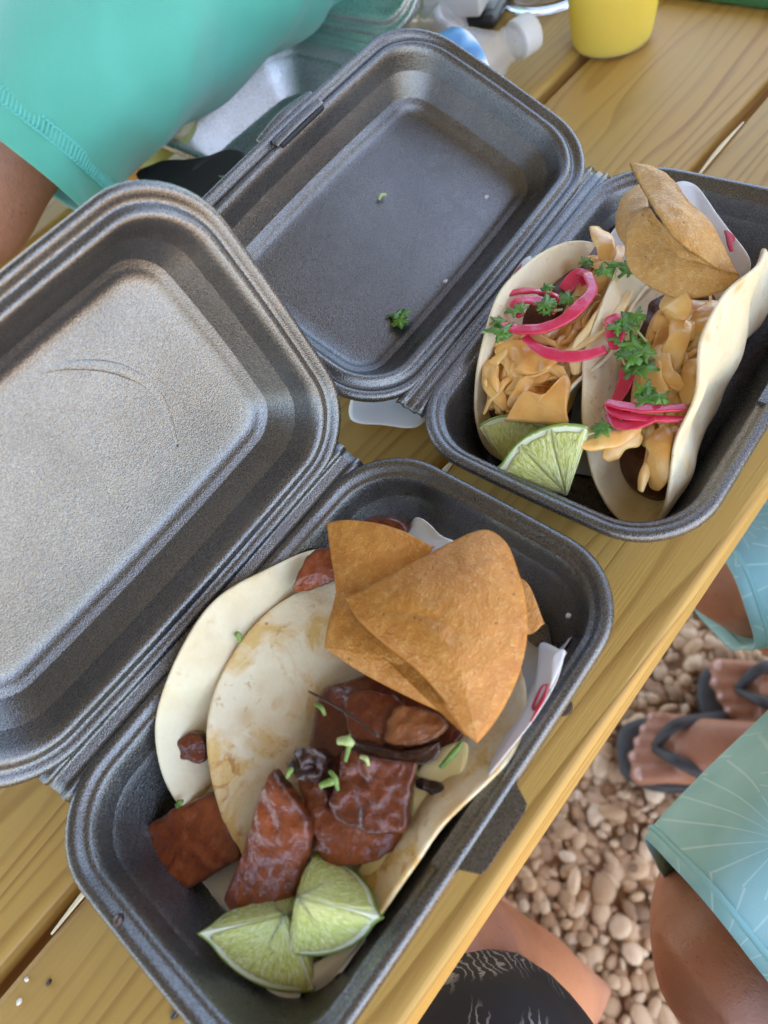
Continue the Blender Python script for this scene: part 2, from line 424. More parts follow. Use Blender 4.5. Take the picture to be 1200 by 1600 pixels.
# ------------------------------------------------------------------ ground
gz = -0.74
def sheet(name, x0, x1, y0, y1, z, mat):
    return mk(name, [(x0, y0, z), (x1, y0, z), (x1, y1, z), (x0, y1, z)], [(0, 1, 2, 3)], mat, smooth=False)
struct(sheet('ground', -60, 60, -60, 60, gz - .006, GROUND))
def ico():
    import bmesh
    bm = bmesh.new(); bmesh.ops.create_icosphere(bm, subdivisions=2, radius=1)
    V = np.array([v.co[:] for v in bm.verts]); Fc = np.array([[v.index for v in f.verts] for f in bm.faces]); bm.free(); return V, Fc
IV, IF = ico()
def pebbles():
    pts = []
    def area(x0, x1, y0, y1, step):
        y = y0
        while y < y1:
            x = x0
            while x < x1:
                pts.append((x + rng.uniform(-.5, .5) * step, y + rng.uniform(-.5, .5) * step)); x += step
            y += step
    area(-.6, 1.0, -.6, .7, .0126)
    n = len(pts); P = np.array(pts); nv = len(IV)
    s = np.clip(rng.lognormal(-4.75, .36, n), .004, .017) ; ax = np.stack([s * rng.uniform(.9, 1.4, n), s * rng.uniform(.7, 1.0, n), s * rng.uniform(.45, .75, n)], 1)
    an = rng.uniform(0, 6.28, n); ca, sa = np.cos(an), np.sin(an)
    ph = rng.uniform(0, 6.28, (n, 3)); fr = rng.uniform(1.5, 3.0, (n, 3))
    base = np.repeat(IV[None], n, 0)
    bump = 1 + .12 * np.sin(base[:, :, 0] * fr[:, None, 0] + ph[:, None, 0]) + .12 * np.sin(base[:, :, 1] * fr[:, None, 1] + ph[:, None, 1]) + .08 * np.sin(base[:, :, 2] * fr[:, None, 2] * 1.5 + ph[:, None, 2])
    L = base * bump[:, :, None] * ax[:, None, :]
    ti = rng.normal(0, .35, n)
    ly = L[:, :, 1] * np.cos(ti)[:, None] - L[:, :, 2] * np.sin(ti)[:, None]; lz = L[:, :, 1] * np.sin(ti)[:, None] + L[:, :, 2] * np.cos(ti)[:, None]
    X = L[:, :, 0] * ca[:, None] - ly * sa[:, None] + P[:, None, 0]; Y = L[:, :, 0] * sa[:, None] + ly * ca[:, None] + P[:, None, 1]
    Z = lz + gz + rng.uniform(-.006, .008, n)[:, None]
    V = np.stack([X, Y, Z], 2).reshape(-1, 3); Fc = (IF[None] + (np.arange(n) * nv)[:, None, None]).reshape(-1, 3)
    me = bpy.data.meshes.new('gravel'); me.vertices.add(len(V)); me.vertices.foreach_set('co', V.ravel())
    me.loops.add(Fc.size); me.loops.foreach_set('vertex_index', Fc.ravel().astype(np.int32))
    me.polygons.add(len(Fc)); me.polygons.foreach_set('loop_start', np.arange(0, Fc.size, 3, dtype=np.int32))
    me.polygons.foreach_set('use_smooth', np.ones(len(Fc), bool))
    me.update(); me.validate()
    a = me.attributes.new('tint', 'FLOAT', 'POINT'); a.data.foreach_set('value', np.repeat(rng.uniform(0, 1, n), nv).astype(np.float32))
    me.materials.append(PEB)
    o = bpy.data.objects.new('gravel', me); COL.objects.link(o); stuff(o)
    tag(o, 'tan rounded river pebbles covering the ground below the table', 'gravel')
pebbles()

# ------------------------------------------------------------------ the shelter roof that shades the table
def box(x0, x1, y0, y1, z0, z1):
    V = [(x, y, z) for z in (z0, z1) for y in (y0, y1) for x in (x0, x1)]
    return np.array(V, float), [(0, 2, 3, 1), (4, 5, 7, 6), (0, 1, 5, 4), (2, 6, 7, 3), (0, 4, 6, 2), (1, 3, 7, 5)]
ROOFM = m_simple('roof_boards', (.15, .17, .14), .7, (.19, .21, .17), 8)
v, f = box(-3.0, 1.5, -1.2, 2.4, 1.55, 1.6)
struct(mk('roof', v, f, ROOFM, smooth=False))

# ------------------------------------------------------------------ picnic table
table = thing('picnic_table', 'yellow treated pine picnic table of wide boards under the takeout boxes', 'table', (0.2, .4, gz))
def plank(x0, x1, y0, y1, name='plank', z1=0.0, th=.038, r=.005, wav=0.0):
    # rounded-edge board swept along X
    sec = []
    for cx, cz, a0 in ((y1 - r, z1 - r, 0), (y0 + r, z1 - r, 90), (y0 + r, z1 - th + r, 180), (y1 - r, z1 - th + r, 270)):
        for i in range(5):
            a = R_(a0 + i * 22.5); sec.append((cx + r * math.cos(a), cz + r * math.sin(a)))
    k = len(sec); n = 24; V = []
    for i in range(n):
        x = x0 + (x1 - x0) * i / (n - 1)
        for (y, z) in sec: V.append((x, y + wav * math.sin(x * 5 + y0 * 40) , z))
    Fc = grid_faces(n, k) + [tuple(range(k))[::-1], tuple((n - 1) * k + j for j in range(k))]
    o = mk(name, V, Fc, WOOD, table); fixnormals(o)
    m = o.modifiers.new('es', 'EDGE_SPLIT'); m.split_angle = R_(40)
    return o
PY = [.0335, .1855, .3355, .487, .638]
for i in range(5):
    plank(-.75, 1.35, PY[i] + (.003 if i else 0), (PY[i + 1] - .006) if i < 4 else .785, z1=0.0 - (.0 if i % 2 == 0 else .0015))
for x in (-.55, 1.05):
    v, f = box(x, x + .038, .06, .76, -.128, -.0385); mk('crossbar', v, f, WOOD, table, smooth=False)
    for s in (0, 1):
        y0 = .14 if s == 0 else .68; y1 = -.12 if s == 0 else .95
        V = []
        for (y, z) in ((y0, -.0385), (y1, gz)):
            for dx in (.0385, .0765):
                for dy in (-.045, .045): V.append((x + dx, y + dy, z))
        mk('leg', V, [(0, 1, 3, 2), (4, 6, 7, 5), (0, 4, 5, 1), (2, 3, 7, 6), (0, 2, 6, 4), (1, 5, 7, 3)], WOOD, table, smooth=False)
# splinters along the board joint, the sunlight on them put into the pale colour
for (xa, xb) in ((-.145, -.085), (.14, .165), (.43, .50)):
    V, Fc = tube([(xa, .1795, -.001), ((xa + xb) / 2, .1800, .0004), (xb, .1798, -.001)], [.0006, .0017, .0006], n=16, k=6, flat=.5)
    mk('splinter', V, Fc, m_simple('splinter_sunlit', (.80, .66, .42), .7), table)
# knot beside the front box
kp = T(884, 1107, .0004)
V, Fc = slab([kp + np.array([math.cos(a) * .0042 * (1 + .25 * math.sin(3 * a)), math.sin(a) * .003, 0]) for a in np.linspace(0, 6.28, 9)[:-1]], .0014, .0006, .0003, 900, 2, n=24, rings=5)
mk('knot', V, Fc, m_simple('dark_knot', (.045, .02, .008), .5, (.09, .045, .015), 900), table)

# ------------------------------------------------------------------ foam clamshell boxes
BOX = {0: (-.10667, .19664, .02042, R_(69.0)), 1: (.13530, .19277, .06266, R_(26.4))}
BL, BW, LW = .235, .154, .1587
def frame_of(x, y, th):
    u = np.array([math.cos(th), math.sin(th), 0]); v = np.array([-math.sin(th), math.cos(th), 0]); return np.array([x, y, .05]), u, v
def B(w, u, v, z):
    o, U, Vv = frame_of(*BOX[w][:3]); p = o + U * u + Vv * v; return np.array([p[0], p[1], z])

def rrect(hl, hw, r, m=16, k=12, bow=0.0):
    P = []
    cs = ((hl - r, hw - r, 0), (-(hl - r), hw - r, 90), (-(hl - r), -(hw - r), 180), (hl - r, -(hw - r), 270))
    for i, (cx, cy, a0) in enumerate(cs):
        for j in range(k):
            a = R_(a0 + 90 * j / (k - 1)); P.append((cx + r * math.cos(a), cy + r * math.sin(a)))
        nx, ny, na = cs[(i + 1) % 4]
        ax, ay = P[-1]; a = R_(na); bx, by = nx + r * math.cos(a), ny + r * math.sin(a)
        for j in range(1, m):
            t = j / m; P.append((ax + (bx - ax) * t, ay + (by - ay) * t))
    P = np.array(P)
    if bow:
        d = np.stack([(1 - (P[:, 1] / hw) ** 2) * np.sign(P[:, 0]) * (np.abs(P[:, 0]) / hl) ** 4, (1 - (P[:, 0] / hl) ** 2) * np.sign(P[:, 1]) * (np.abs(P[:, 1]) / hw) ** 4], 1)
        P = P + d * bow
    return P
def tray_mesh(L, Wd, prof, bow=.0015, floor_rings=10, warp=0.0, seed=0):
    """prof: (inset, z) from the outside of the floor, over the rim, to the inside floor"""
    V = []; nc = None
    for ins, z in prof:
        r = max(.036 - ins * .75, .012)
        P = rrect(L / 2 - ins, Wd / 2 - ins, r, bow=bow)
        nc = len(P)
        for x, y in P: V.append((x, y, z))
    last = rrect(L / 2 - prof[-1][0], Wd / 2 - prof[-1][0], max(.036 - prof[-1][0] * .75, .012), bow=bow)
    zf = prof[-1][1]; nr = len(prof)
    for i in range(1, floor_rings):
        t = 1 - i / floor_rings
        for x, y in last: V.append((x * t, y * t, zf - .0006 * math.sin(i / floor_rings * 1.6)))
    V.append((0, 0, zf - .0006)); c = len(V) - 1; tot = nr + floor_rings - 1
    Fc = grid_faces(tot, nc)
    for j in range(nc): Fc.append(((tot - 1) * nc + j, (tot - 1) * nc + (j + 1) % nc, c))
    # close the underside
    V.append((0, 0, prof[0][1])); c2 = len(V) - 1
    for j in range(nc): Fc.append(((j + 1) % nc, j, c2))
    V = np.array(V)
    if warp:
        V[:, 2] += warp * np.sin(V[:, 0] * 22 + seed) * np.sin(V[:, 1] * 30 + seed * 2)
    return V, Fc
PB = [(.034, -.0495), (.029, -.0485), (.0245, -.043), (.015, -.018), (.010, -.0075), (.0075, -.0058), (.0018, -.0056), (.0003, -.0048), (0, -.0036), (.0002, -.0018), (.0010, -.0006),
      (.0024, 0), (.0042, -.0002), (.0056, -.0012), (.0066, -.0028), (.0078, -.0034), (.0088, -.0036), (.0098, -.0048), (.0108, -.0075), (.0128, -.013), (.0165, -.024), (.0205, -.036), (.0225, -.0405), (.0255, -.0432), (.030, -.0445), (.034, -.0449)]
PL = [(.036, -.0345), (.031, -.0335), (.027, -.028), (.017, -.011), (.0125, -.0062), (.0018, -.0056), (.0003, -.0048), (0, -.0036), (.0002, -.0018), (.0010, -.0006),
      (.0022, 0), (.0038, -.0002), (.0052, -.0018), (.0064, -.0030), (.0078, -.0028), (.0092, -.0010), (.0106, -.0002), (.0122, -.0006), (.0138, -.0022), (.0150, -.0050), (.0180, -.0125), (.0215, -.0205), (.0238, -.0242), (.0262, -.0262), (.0285, -.0270), (.0300, -.0282), (.0316, -.0296), (.034, -.0302)]
def clamshell(w, label, cx=None, x=0, y=0, th=0, tilt=1, L=BL, Wd=BW, Lw=LW, mat=None):
    FM = mat or FOAM
    o, U, Vv = frame_of(x, y, th); Z = np.array([0, 0, 1.0])
    root = thing('takeout_box', label, 'takeout box', tuple((o + U * L / 2 - Vv * Wd / 2) * np.array([1, 1, 0])), 'black foam takeout boxes on the table')
    V, Fc = tray_mesh(L, Wd - .004, PB, seed=w)
    base = mk('base', o + U * L / 2 - Vv * (Wd / 2 + .002) + V[:, :1] * U + V[:, 1:2] * Vv + V[:, 2:] * Z, Fc, FM, root); fixnormals(base)
    Lv = math.cos(tilt) * Vv + math.sin(tilt) * Z; Ln = -math.sin(tilt) * Vv + math.cos(tilt) * Z
    V, Fc = tray_mesh(L, Lw - .004, PL, bow=.0022, floor_rings=12, warp=.0004, seed=w + 2)
    lid = mk('lid', o + U * L / 2 + Lv * (Lw / 2 + .002) + V[:, :1] * U + V[:, 1:2] * Lv + V[:, 2:] * Ln, Fc, FM, root); fixnormals(lid)
    # living hinge: three pressed ridges between the two rims
    sec = [(-.0075, -.0030), (-.0060, -.0010), (-.0048, -.0002), (-.0036, -.0010), (-.0026, -.0020), (-.0014, -.0012), (0, -.0001), (.0014, -.0012), (.0026, -.0020), (.0036, -.0010), (.0048, -.0002), (.0060, -.0010), (.0075, -.0030)]
    def hp(s, h):
        if s <= 0: return Vv * s + Z * h
        return Lv * s + Ln * h
    n = 40; V = []
    for layer in (0, -.0022):
        for i in range(n):
            uu = .016 + (L - .032) * i / (n - 1)
            e = 1 - (2 * i / (n - 1) - 1) ** 12 * .25
            for s, h in sec:
                hv = Z if s < 0 else (Ln if s > 0 else (Z + Ln) / np.linalg.norm(Z + Ln))
                V.append(o + U * uu + hp(s, h) + hv * (layer + .0006 * 0))
    k = len(sec)
    Fc = grid_faces(n, k, wrap=False) + [tuple(reversed(q)) for q in grid_faces(n, k, wrap=False, off=n * k)]
    for i in range(n - 1):
        for j in (0, k - 1): Fc.append((i * k + j, (i + 1) * k + j, n * k + (i + 1) * k + j, n * k + i * k + j))
    for i in (0, n - 1):
        for j in range(k - 1): Fc.append((i * k + j, i * k + j + 1, n * k + i * k + j + 1, n * k + i * k + j))
    fixnormals(mk('hinge', V, Fc, FM, root))
    # closing tab on the base, slot with raised lip on the lid
    tb = []
    for ly in (-.0012, -.0044):
        for (a, b) in ((.094, -Wd + .008), (.094, -Wd - .0005), (.0985, -Wd - .0015), (.102, -Wd - .0085), (.105, -Wd - .0095), (.129, -Wd - .0095), (.132, -Wd - .0085), (.1355, -Wd - .0015), (.140, -Wd - .0005), (.140, -Wd + .008)):
            tb.append(o + U * a + Vv * b + Z * ly)
    nn = 10
    Fc = [tuple(range(nn)), tuple(range(nn, 2 * nn))[::-1]] + [(j, nn + j, nn + (j + 1) % nn, (j + 1) % nn) for j in range(nn)]
    fixnormals(mk('closing_tab', tb, Fc, FM, base, smooth=False))
    V, Fc = tube([o + U * .097 + Lv * (Lw - .0065) + Ln * .0002, o + U * .118 + Lv * (Lw - .0062) + Ln * .0006, o + U * .139 + Lv * (Lw - .0065) + Ln * .0002], [.0026] * 3, n=24, k=10, flat=.5, up=Ln)
    V2, F2 = tube([o + U * .094 + Lv * (Lw + .0022) - Ln * .003, o + U * .118 + Lv * (Lw + .0038) - Ln * .003, o + U * .142 + Lv * (Lw + .0022) - Ln * .003], [.0028, .004, .0028], n=24, k=10, flat=.7, up=Ln)
    mk('slot_lip', *merge([(V, Fc), (V2, F2)]), FM, lid)
    sl = []
    for a, b in ((.099, -.0108), (.137, -.0108), (.137, -.0093), (.099, -.0093)):
        sl.append(o + U * a + Lv * (Lw + b + .0) + Ln * .0012)
    sl += [q - Ln * .004 for q in sl]
    fixnormals(mk('slot', sl, [(0, 1, 2, 3), (7, 6, 5, 4), (0, 4, 5, 1), (1, 5, 6, 2), (2, 6, 7, 3), (3, 7, 4, 0)], SLOT_SHADE, lid, smooth=False))
    return root, lid, (o, U, Lv, Ln)
SLOT_SHADE = m_simple('slot_shadowed_foam', (.03, .03, .03), .6)  # solid bar in the lid; shade inside the slot put into its colour
SLOT_SHADE.name = 'slot_shade'
b0, lid0, fr0 = clamshell(0, 'open black foam takeout box with glazed pork tacos, nearest the camera', None, *BOX[0])
b1, lid1, fr1 = clamshell(1, 'open black foam takeout box with slaw and pink onion tacos, at right', None, *BOX[1])
b2, lid2, fr2 = clamshell(2, 'empty looking black foam takeout box behind with reflected brightness painted in, partly under the teal sleeve', None, .430, .570, R_(-90), R_(66), L=.155, Wd=.172, Lw=.12, mat=FOAM_BRIGHT)
# crescent pressed into the near lid's floor
o, U, Lv, Ln = fr0
C = [o + U * (BL / 2 + a) + Lv * (LW / 2 + b) + Ln * (-.0306) for a, b in ((.045, -.024), (.055, .0), (.05, .02), (.035, .036), (.02, .043))]
V, Fc = tube(C, [.0005, .0022, .0028, .0020, .0005], n=40, k=10, flat=.09, up=Ln)
mk('pressed_mark', V, Fc, FOAM, lid0)
#FOOD
# ------------------------------------------------------------------ tacos: each a folded round tortilla
def tortilla_mesh(w, u0, v0, z0, R, aL, aR, h, s0=0.0, curlL=0.0, curlR=0.0, tL=0.0, tR=0.0, wob=.0016, seed=0.0, sway=0.0, fl=0.0, kL=1.0, kR=1.0, boxy=0.0):
    """disc of radius R folded about a line along the box; aL / aR leaf angles (deg), h half length of the bend,
    tL / tR change of leaf angle along the fold, sway shifts the fold sideways along its length"""
    nr, na = 34, 120; V = []
    ss = np.linspace(-R * 1.5, R * 1.5, 301); i0 = 150; ds = ss[1] - ss[0]
    cache = {}
    def section(a):
        key = round(a, 3)
        if key in cache: return cache[key]
        L = R_(aL + tL * a); Rr = R_(aR + tR * a)
        th = np.empty_like(ss)
        for i, s in enumerate(ss):
            t = min(1, max(0, (s + h) / (2 * h))); t = t * t * (3 - 2 * t)
            th[i] = -Rr * (1 - t) + L * t
            if s > h: th[i] += R_(curlL) * ((s - h) / R) ** 2
            if s < -h: th[i] -= R_(curlR) * ((-s - h) / R) ** 2
        cv = np.concatenate([[0], np.cumsum(np.cos((th[1:] + th[:-1]) / 2) * ds)]); cz = np.concatenate([[0], np.cumsum(np.sin((th[1:] + th[:-1]) / 2) * ds)])
        cv -= cv[i0]; cz -= cz[i0]; cz -= min(cz.min(), 0) * 0
        cache[key] = (cv, cz, th); return cache[key]
    def pt(a, s):
        cv, cz, th = section(a / R)
        v = np.interp(s, ss, cv); z = np.interp(s, ss, cz); t = np.interp(s, ss, th)
        d = wob * (math.sin(a * 95 + s * 40 + seed) + .8 * math.sin(s * 130 - a * 60 + seed * 2)) + wob * 1.3 * nz((a, s, seed), 45, seed)
        e = max(0, (math.hypot(a, s - s0) / R - .72) / .28)
        d += fl * e * e * math.sin(math.atan2(s - s0, a) * 5 + seed)
        return v - math.sin(t) * d, z + math.cos(t) * d
    for i in range(1, nr + 1):
        r = R * (i / nr) * 1.0
        for j in range(na):
            an = 2 * math.pi * j / na
            rr = r * (1 + .015 * math.sin(an * 3 + seed) + .008 * math.sin(an * 7 + seed * 3))
            ca, sa = math.cos(an), math.sin(an)
            if boxy and sa < 0:
                g = (abs(ca) ** 3.6 + abs(sa) ** 3.6) ** (-1 / 3.6); g = 1 + (g - 1) * boxy; ca *= g; sa *= g
            a, s = rr * ca, rr * sa * (kL if sa > 0 else kR) + s0
            v, z = pt(a, s); V.append(B(w, u0 + a, v0 + v + sway * (a / R), max(z0 + z, .0065)))
    v, z = pt(0, s0); V.append(B(w, u0, v0 + v, z0 + z)); c = len(V) - 1
    Fc = grid_faces(nr, na) + [(c, j, (j + 1) % na) for j in range(na)]
    return np.array(V), Fc
def taco(label, mat, *a, **k):
    V, Fc = tortilla_mesh(*a, **k)
    root = thing('taco', label, 'taco', (V[:, 0].mean(), V[:, 1].mean(), V[:, 2].min()), 'flour tortilla tacos')
    o = mk('tortilla', V, Fc, mat, root); fixnormals(o); solidify(o, .0021, 0)
    b = o.modifiers.new('bev', 'SUBSURF'); b.levels = 1; b.render_levels = 1
    return root
t_back = taco('pale tortilla taco against the hinge wall of the nearest box', TORT, 0, .114, -.052, .0125, .077, 52, 170, .012, s0=-.004, curlL=14, tL=-4, seed=1.0, wob=.0017, fl=.0022, kR=.62)
t_front = taco('broad sauce stained tortilla taco filled with glazed pork, under the large chip', TORTW, 0, .116, -.094, .0125, .071, 31, 41, .015, s0=.010, curlL=-8, tL=-2, seed=4.0, wob=.0013, fl=.0016, kR=1.10, boxy=.6)
t_left = taco('tortilla taco beside the lid hinge of the right box, topped with pink onion rings', TORT, 1, .106, -.046, .0125, .077, 64, 66, .018, s0=0, curlL=-8, tL=8, seed=2.2, wob=.0017, fl=.0018, kL=.87, kR=.74)
t_right = taco('tall pale tortilla taco leaning over slaw at the outer wall of the right box', TORT, 1, .112, -.118, .0115, .085, 49, 97, .024, s0=0, curlR=16, tR=-3, sway=.008, seed=5.1, wob=.0017, fl=.0026, kL=1.0, kR=.92)

# ------------------------------------------------------------------ paper liners
def paper(label, pts, seed, dome=.0, amp=.003, parent=None, lumpy=.004):
    P = [T(*p) for p in pts]
    V, Fc = slab(P, .0004, dome, amp, 60, seed, n=96, rings=18, sheet=True, lump=lumpy)
    o = mk('paper_liner', V, Fc, PAPER)
    return tag(o, label, 'paper liner', 'white paper liners in the boxes')
def bpoly(w, pts): return [B(w, *p) for p in pts]
def liner(w, label, us, vz, seed, trim):
    """a sheet following the inside of the box across its width"""
    n, m = 40, 44; V = []
    prof = spline([(v, z, 0) for v, z in vz], m)
    for i in range(n):
        u = us[0] + (us[1] - us[0]) * i / (n - 1)
        for j in range(m):
            v, z, _ = prof[j]; e = trim(i / (n - 1), j / (m - 1))
            wv = .0012 * math.sin(u * 160 + j * .5 + seed) + .0016 * nz((u, v, z), 40, seed)
            V.append(B(w, u + e, v, z + abs(wv)))
    root = mk('paper_liner', V, grid_faces(n, m, wrap=False), PAPER)
    solidify(root, .0003); tag(root, label, 'paper liner', 'white paper liners in the boxes')
    return root
l0 = liner(0, 'white paper liner with red print under the pork tacos', (.012, .202), [(-.030, .0075), (-.06, .0062), (-.10, .0062), (-.122, .0075), (-.1330, .016), (-.1365, .025), (-.1390, .033)], 1.0,
           lambda a, b: (.030 * b * (1 if a < .5 else -.1)) * (1 - abs(2 * a - 1) * 0) + .004 * math.sin(b * 9))
l1 = liner(1, 'white paper liner with red print standing behind the slaw tacos', (.045, .205), [(-.022, .030), (-.028, .016), (-.034, .0075), (-.05, .0062), (-.07, .0062), (-.09, .0062), (-.10, .0064)], 2.0,
           lambda a, b: .004 * math.sin(b * 7 + 1))
# far end flap of the right liner standing up behind the chips
FL = [(1052, 292, .056), (1085, 288, .058), (1120, 335, .058), (1172, 408, .055), (1150, 440, .040), (1100, 420, .034), (1060, 360, .040)]
V, Fc = slab([T(*p) for p in FL], .0004, .002, .0008, 60, 3, n=48, rings=10, sheet=True); mk('paper_flap', V, Fc, PAPER, l1)
FL = [(845, 1005, .044), (882, 1019, .0537), (883, 1018, .0535), (882, 1021, .0535), (866, 1070, .0535), (828, 1132, .0535), (760, 1215, .052), (740, 1225, .044), (800, 1120, .040), (838, 1050, .040)]
V, Fc = slab([T(*p) for p in FL], .0004, -.001, .0004, 60, 3, n=60, rings=8, sheet=True); mk('paper_flap', V, Fc, PAPER, l0)
FL = [(865, 1022, .0550), (883, 1019, .0558), (861, 1074, .0556), (860, 1060, .0552)]
V, Fc = slab([T(*p) for p in FL], .0004, .0004, 0, 60, 3, n=24, rings=4, sheet=True); mk('folded_corner', V, Fc, PAPER, l0)
FL = [(386, 1545, .020), (430, 1530, .022), (500, 1500, .026), (568, 1468, .030), (556, 1496, .026), (520, 1530, .022), (500, 1552, .020), (470, 1552, .019), (462, 1590, .017), (420, 1600, .016), (405, 1580, .017)]
V, Fc = slab([T(*p) for p in FL], .0004, .002, .002, 80, 5, n=72, rings=12, sheet=True); mk('paper_flap', V, Fc, PAPER, l0)
FL = [(650, 808, .048), (690, 836, .050), (712, 850, .046), (690, 870, .03), (640, 850, .03)]
V, Fc = slab([T(*p) for p in FL], .0004, .001, .001, 80, 6, n=32, rings=8, sheet=True); mk('paper_flap', V, Fc, PAPER, l0)
# red print on the liners: curved strokes
def stroke(pts, r, parent, name='red_print'):
    V, Fc = tube([T(*p) for p in pts], [r * .6, r, r, r * .6], n=28, k=6, flat=.25); mk(name, V, Fc, RED, parent)
stroke([(856, 1068, .0560), (852, 1082, .0562), (848, 1095, .0560), (838, 1112, .0556), (829, 1128, .0552)], .0006, l0)
stroke([(857, 1070, .0540), (848, 1072, .0535), (840, 1086, .052), (833, 1104, .051), (836, 1108, .052), (845, 1094, .053), (852, 1080, .054)], .0006, l0)
stroke([(1134, 360, .0595), (1139, 371, .0592), (1141, 382, .0588), (1143, 393, .058)], .0016, l1)
stroke([(1138, 362, .0595), (1146, 372, .0590), (1142, 380, .059)], .0009, l1)
FL = [(818, 406, .051), (830, 404, .053), (806, 445, .053), (792, 480, .052), (782, 480, .049), (794, 440, .049)]
V, Fc = slab([T(*p) for p in FL], .0004, .0004, .0002, 60, 3, n=36, rings=6, sheet=True); mk('paper_flap', V, Fc, PAPER, l1)
stroke([(822, 408, .0512), (808, 428, .0515), (796, 452, .0515), (788, 470, .051)], .0020, l1)

# napkin edge that shows on the table between the boxes
V, Fc = slab([T(*p) for p in [(548, 655, .004), (600, 664, .003), (650, 667, .003), (668, 640, .004), (640, 600, .004), (560, 610, .004)]], .0006, .001, .0006, 90, 1, n=40, rings=8, sheet=True)
tag(mk('napkin', V, Fc, PAPER), 'white napkin edge on the table between the two near boxes', 'napkin')

# ------------------------------------------------------------------ pork
PK = 'glazed pork slices'
def meat(label, pts, th, mat, dome=.002, amp=.0013, lump=.0012, sc=190, seed=0, n=72):
    P = [T(*p) for p in pts]; E = spline(P, n * 2, closed=True); cm = E.mean(0)
    P = [p + (p - cm) / (np.linalg.norm(p - cm) + 1e-9) * (.0011 * nz(p, 210, seed) + .0005 * nz(p, 700, seed)) for p in E]
    V, Fc = slab(P, th * .8, dome * .5, amp, sc, seed, n=n, rings=14, lump=lump)
    o = mk('pork_slice', V, Fc, mat)
    ch = np.zeros(len(V), np.float32); m = (len(V) - 2) // (2 * n)
    for i in range(m):
        for b in (0, m * n): ch[b + i * n: b + (i + 1) * n] = max(0, (i - (m - 6)) / 5.0) if b == 0 else 1
    at = o.data.attributes.new('char', 'FLOAT', 'POINT'); at.data.foreach_set('value', ch)
    subsurf(o, 1)
    return tag(o, label, 'pork slice', PK)
meat('long glossy reddish pork slice standing above the lower lime', [(426, 1203, .052), (440, 1212, .052), (462, 1240, .050), (488, 1290, .046), (484, 1340, .040), (462, 1400, .034), (440, 1428, .030), (395, 1424, .028), (358, 1408, .028), (368, 1370, .030), (392, 1310, .038), (408, 1255, .046)], .010, MEATR, .004, seed=1)
meat('wet fat lined dark pork slice in the middle of the front taco', [(540, 1172, .056), (580, 1178, .058), (640, 1188, .057), (650, 1200, .056), (642, 1250, .052), (636, 1298, .048), (600, 1304, .047), (545, 1290, .048), (515, 1265, .049), (528, 1215, .053)], .008, MEAT, .0012, amp=.0022, seed=2)
meat('dark red pork slice lying under the wet slice above the upper lime', [(498, 1255, .044), (530, 1262, .044), (600, 1290, .044), (640, 1278, .043), (620, 1322, .038), (580, 1340, .036), (515, 1348, .035), (498, 1315, .038), (488, 1285, .042)], .010, MEATR, .002, seed=3)
meat('dark pork piece tucked under the big chip, left one', [(548, 1088, .050), (590, 1082, .050), (628, 1095, .050), (632, 1130, .050), (604, 1168, .050), (560, 1160, .050), (540, 1125, .050)], .010, MEAT, .003, seed=4)
meat('orange brown pork piece tucked under the tip of the big chip', [(622, 1104, .056), (655, 1106, .056), (692, 1120, .054), (700, 1138, .053), (672, 1160, .053), (640, 1170, .053), (602, 1158, .054), (606, 1130, .055)], .009, m_meat('orange_glazed_pork', (.18, .05, .015), (.31, .10, .03)), .002, seed=5)
meat('thin charred pork strip across the wet slices', [(550, 1158, .056), (575, 1162, .058), (640, 1176, .058), (672, 1172, .057), (686, 1160, .056), (684, 1185, .055), (650, 1192, .055), (590, 1184, .055), (552, 1172, .055)], .005, MEATD, .001, seed=6)
meat('crumbly burnt pork bit beside the long slice', [(456, 1190, .050), (470, 1172, .052), (490, 1166, .053), (512, 1178, .053), (514, 1205, .052), (498, 1222, .050), (470, 1216, .050)], .012, MEATD, .004, amp=.004, sc=260, seed=7)
meat('narrow dark pork edge right of the long slice', [(470, 1216, .046), (500, 1212, .047), (515, 1245, .046), (505, 1285, .043), (490, 1290, .042), (480, 1255, .044)], .008, MEAT, .002, seed=8)
meat('small dark pork scrap on pale sauce at the right', [(648, 1220, .046), (665, 1216, .046), (690, 1226, .047), (698, 1238, .047), (690, 1250, .046), (668, 1238, .045), (652, 1232, .045)], .005, MEATD, .001, seed=9, n=32)
meat('brown pork slice poking out of the rear taco beside the box corner', [(232, 1292, .016), (262, 1270, .020), (300, 1252, .024), (345, 1240, .026), (380, 1330, .020), (360, 1352, .017), (310, 1378, .012), (268, 1394, .010), (258, 1370, .010), (240, 1350, .011), (232, 1320, .013)], .009, MEATR, .002, seed=10)
meat('dark red pork piece in the rear taco beside the upper chip', [(462, 905, .054), (478, 872, .056), (500, 858, .057), (530, 856, .056), (540, 900, .050), (510, 912, .048), (478, 925, .048), (460, 922, .050)], .010, MEATR, .002, seed=11)
meat('small red pork piece in the rear taco at its left rim', [(276, 1158, .036), (300, 1142, .038), (322, 1150, .036), (322, 1190, .032), (296, 1186, .032), (278, 1174, .034)], .008, MEAT, .002, seed=12, n=36)
meat('dark pork piece behind the upper chip at the far wall', [(570, 812, .046), (600, 806, .048), (626, 814, .048), (640, 830, .044), (600, 840, .040)], .008, MEAT, .002, seed=13, n=36)
meat('long dark pork filling lying in the fold of the front taco', [(500, 1090, .034), (560, 1060, .040), (720, 1010, .036), (760, 1080, .034), (700, 1190, .034), (640, 1260, .034), (520, 1320, .030), (480, 1240, .034)], .012, MEAT, .003, seed=14)
meat('dark pork filling inside the rear taco', [(300, 1120, .022), (360, 1010, .026), (480, 910, .034), (510, 930, .030), (420, 1040, .022), (330, 1180, .018)], .006, MEATD, .002, seed=15)
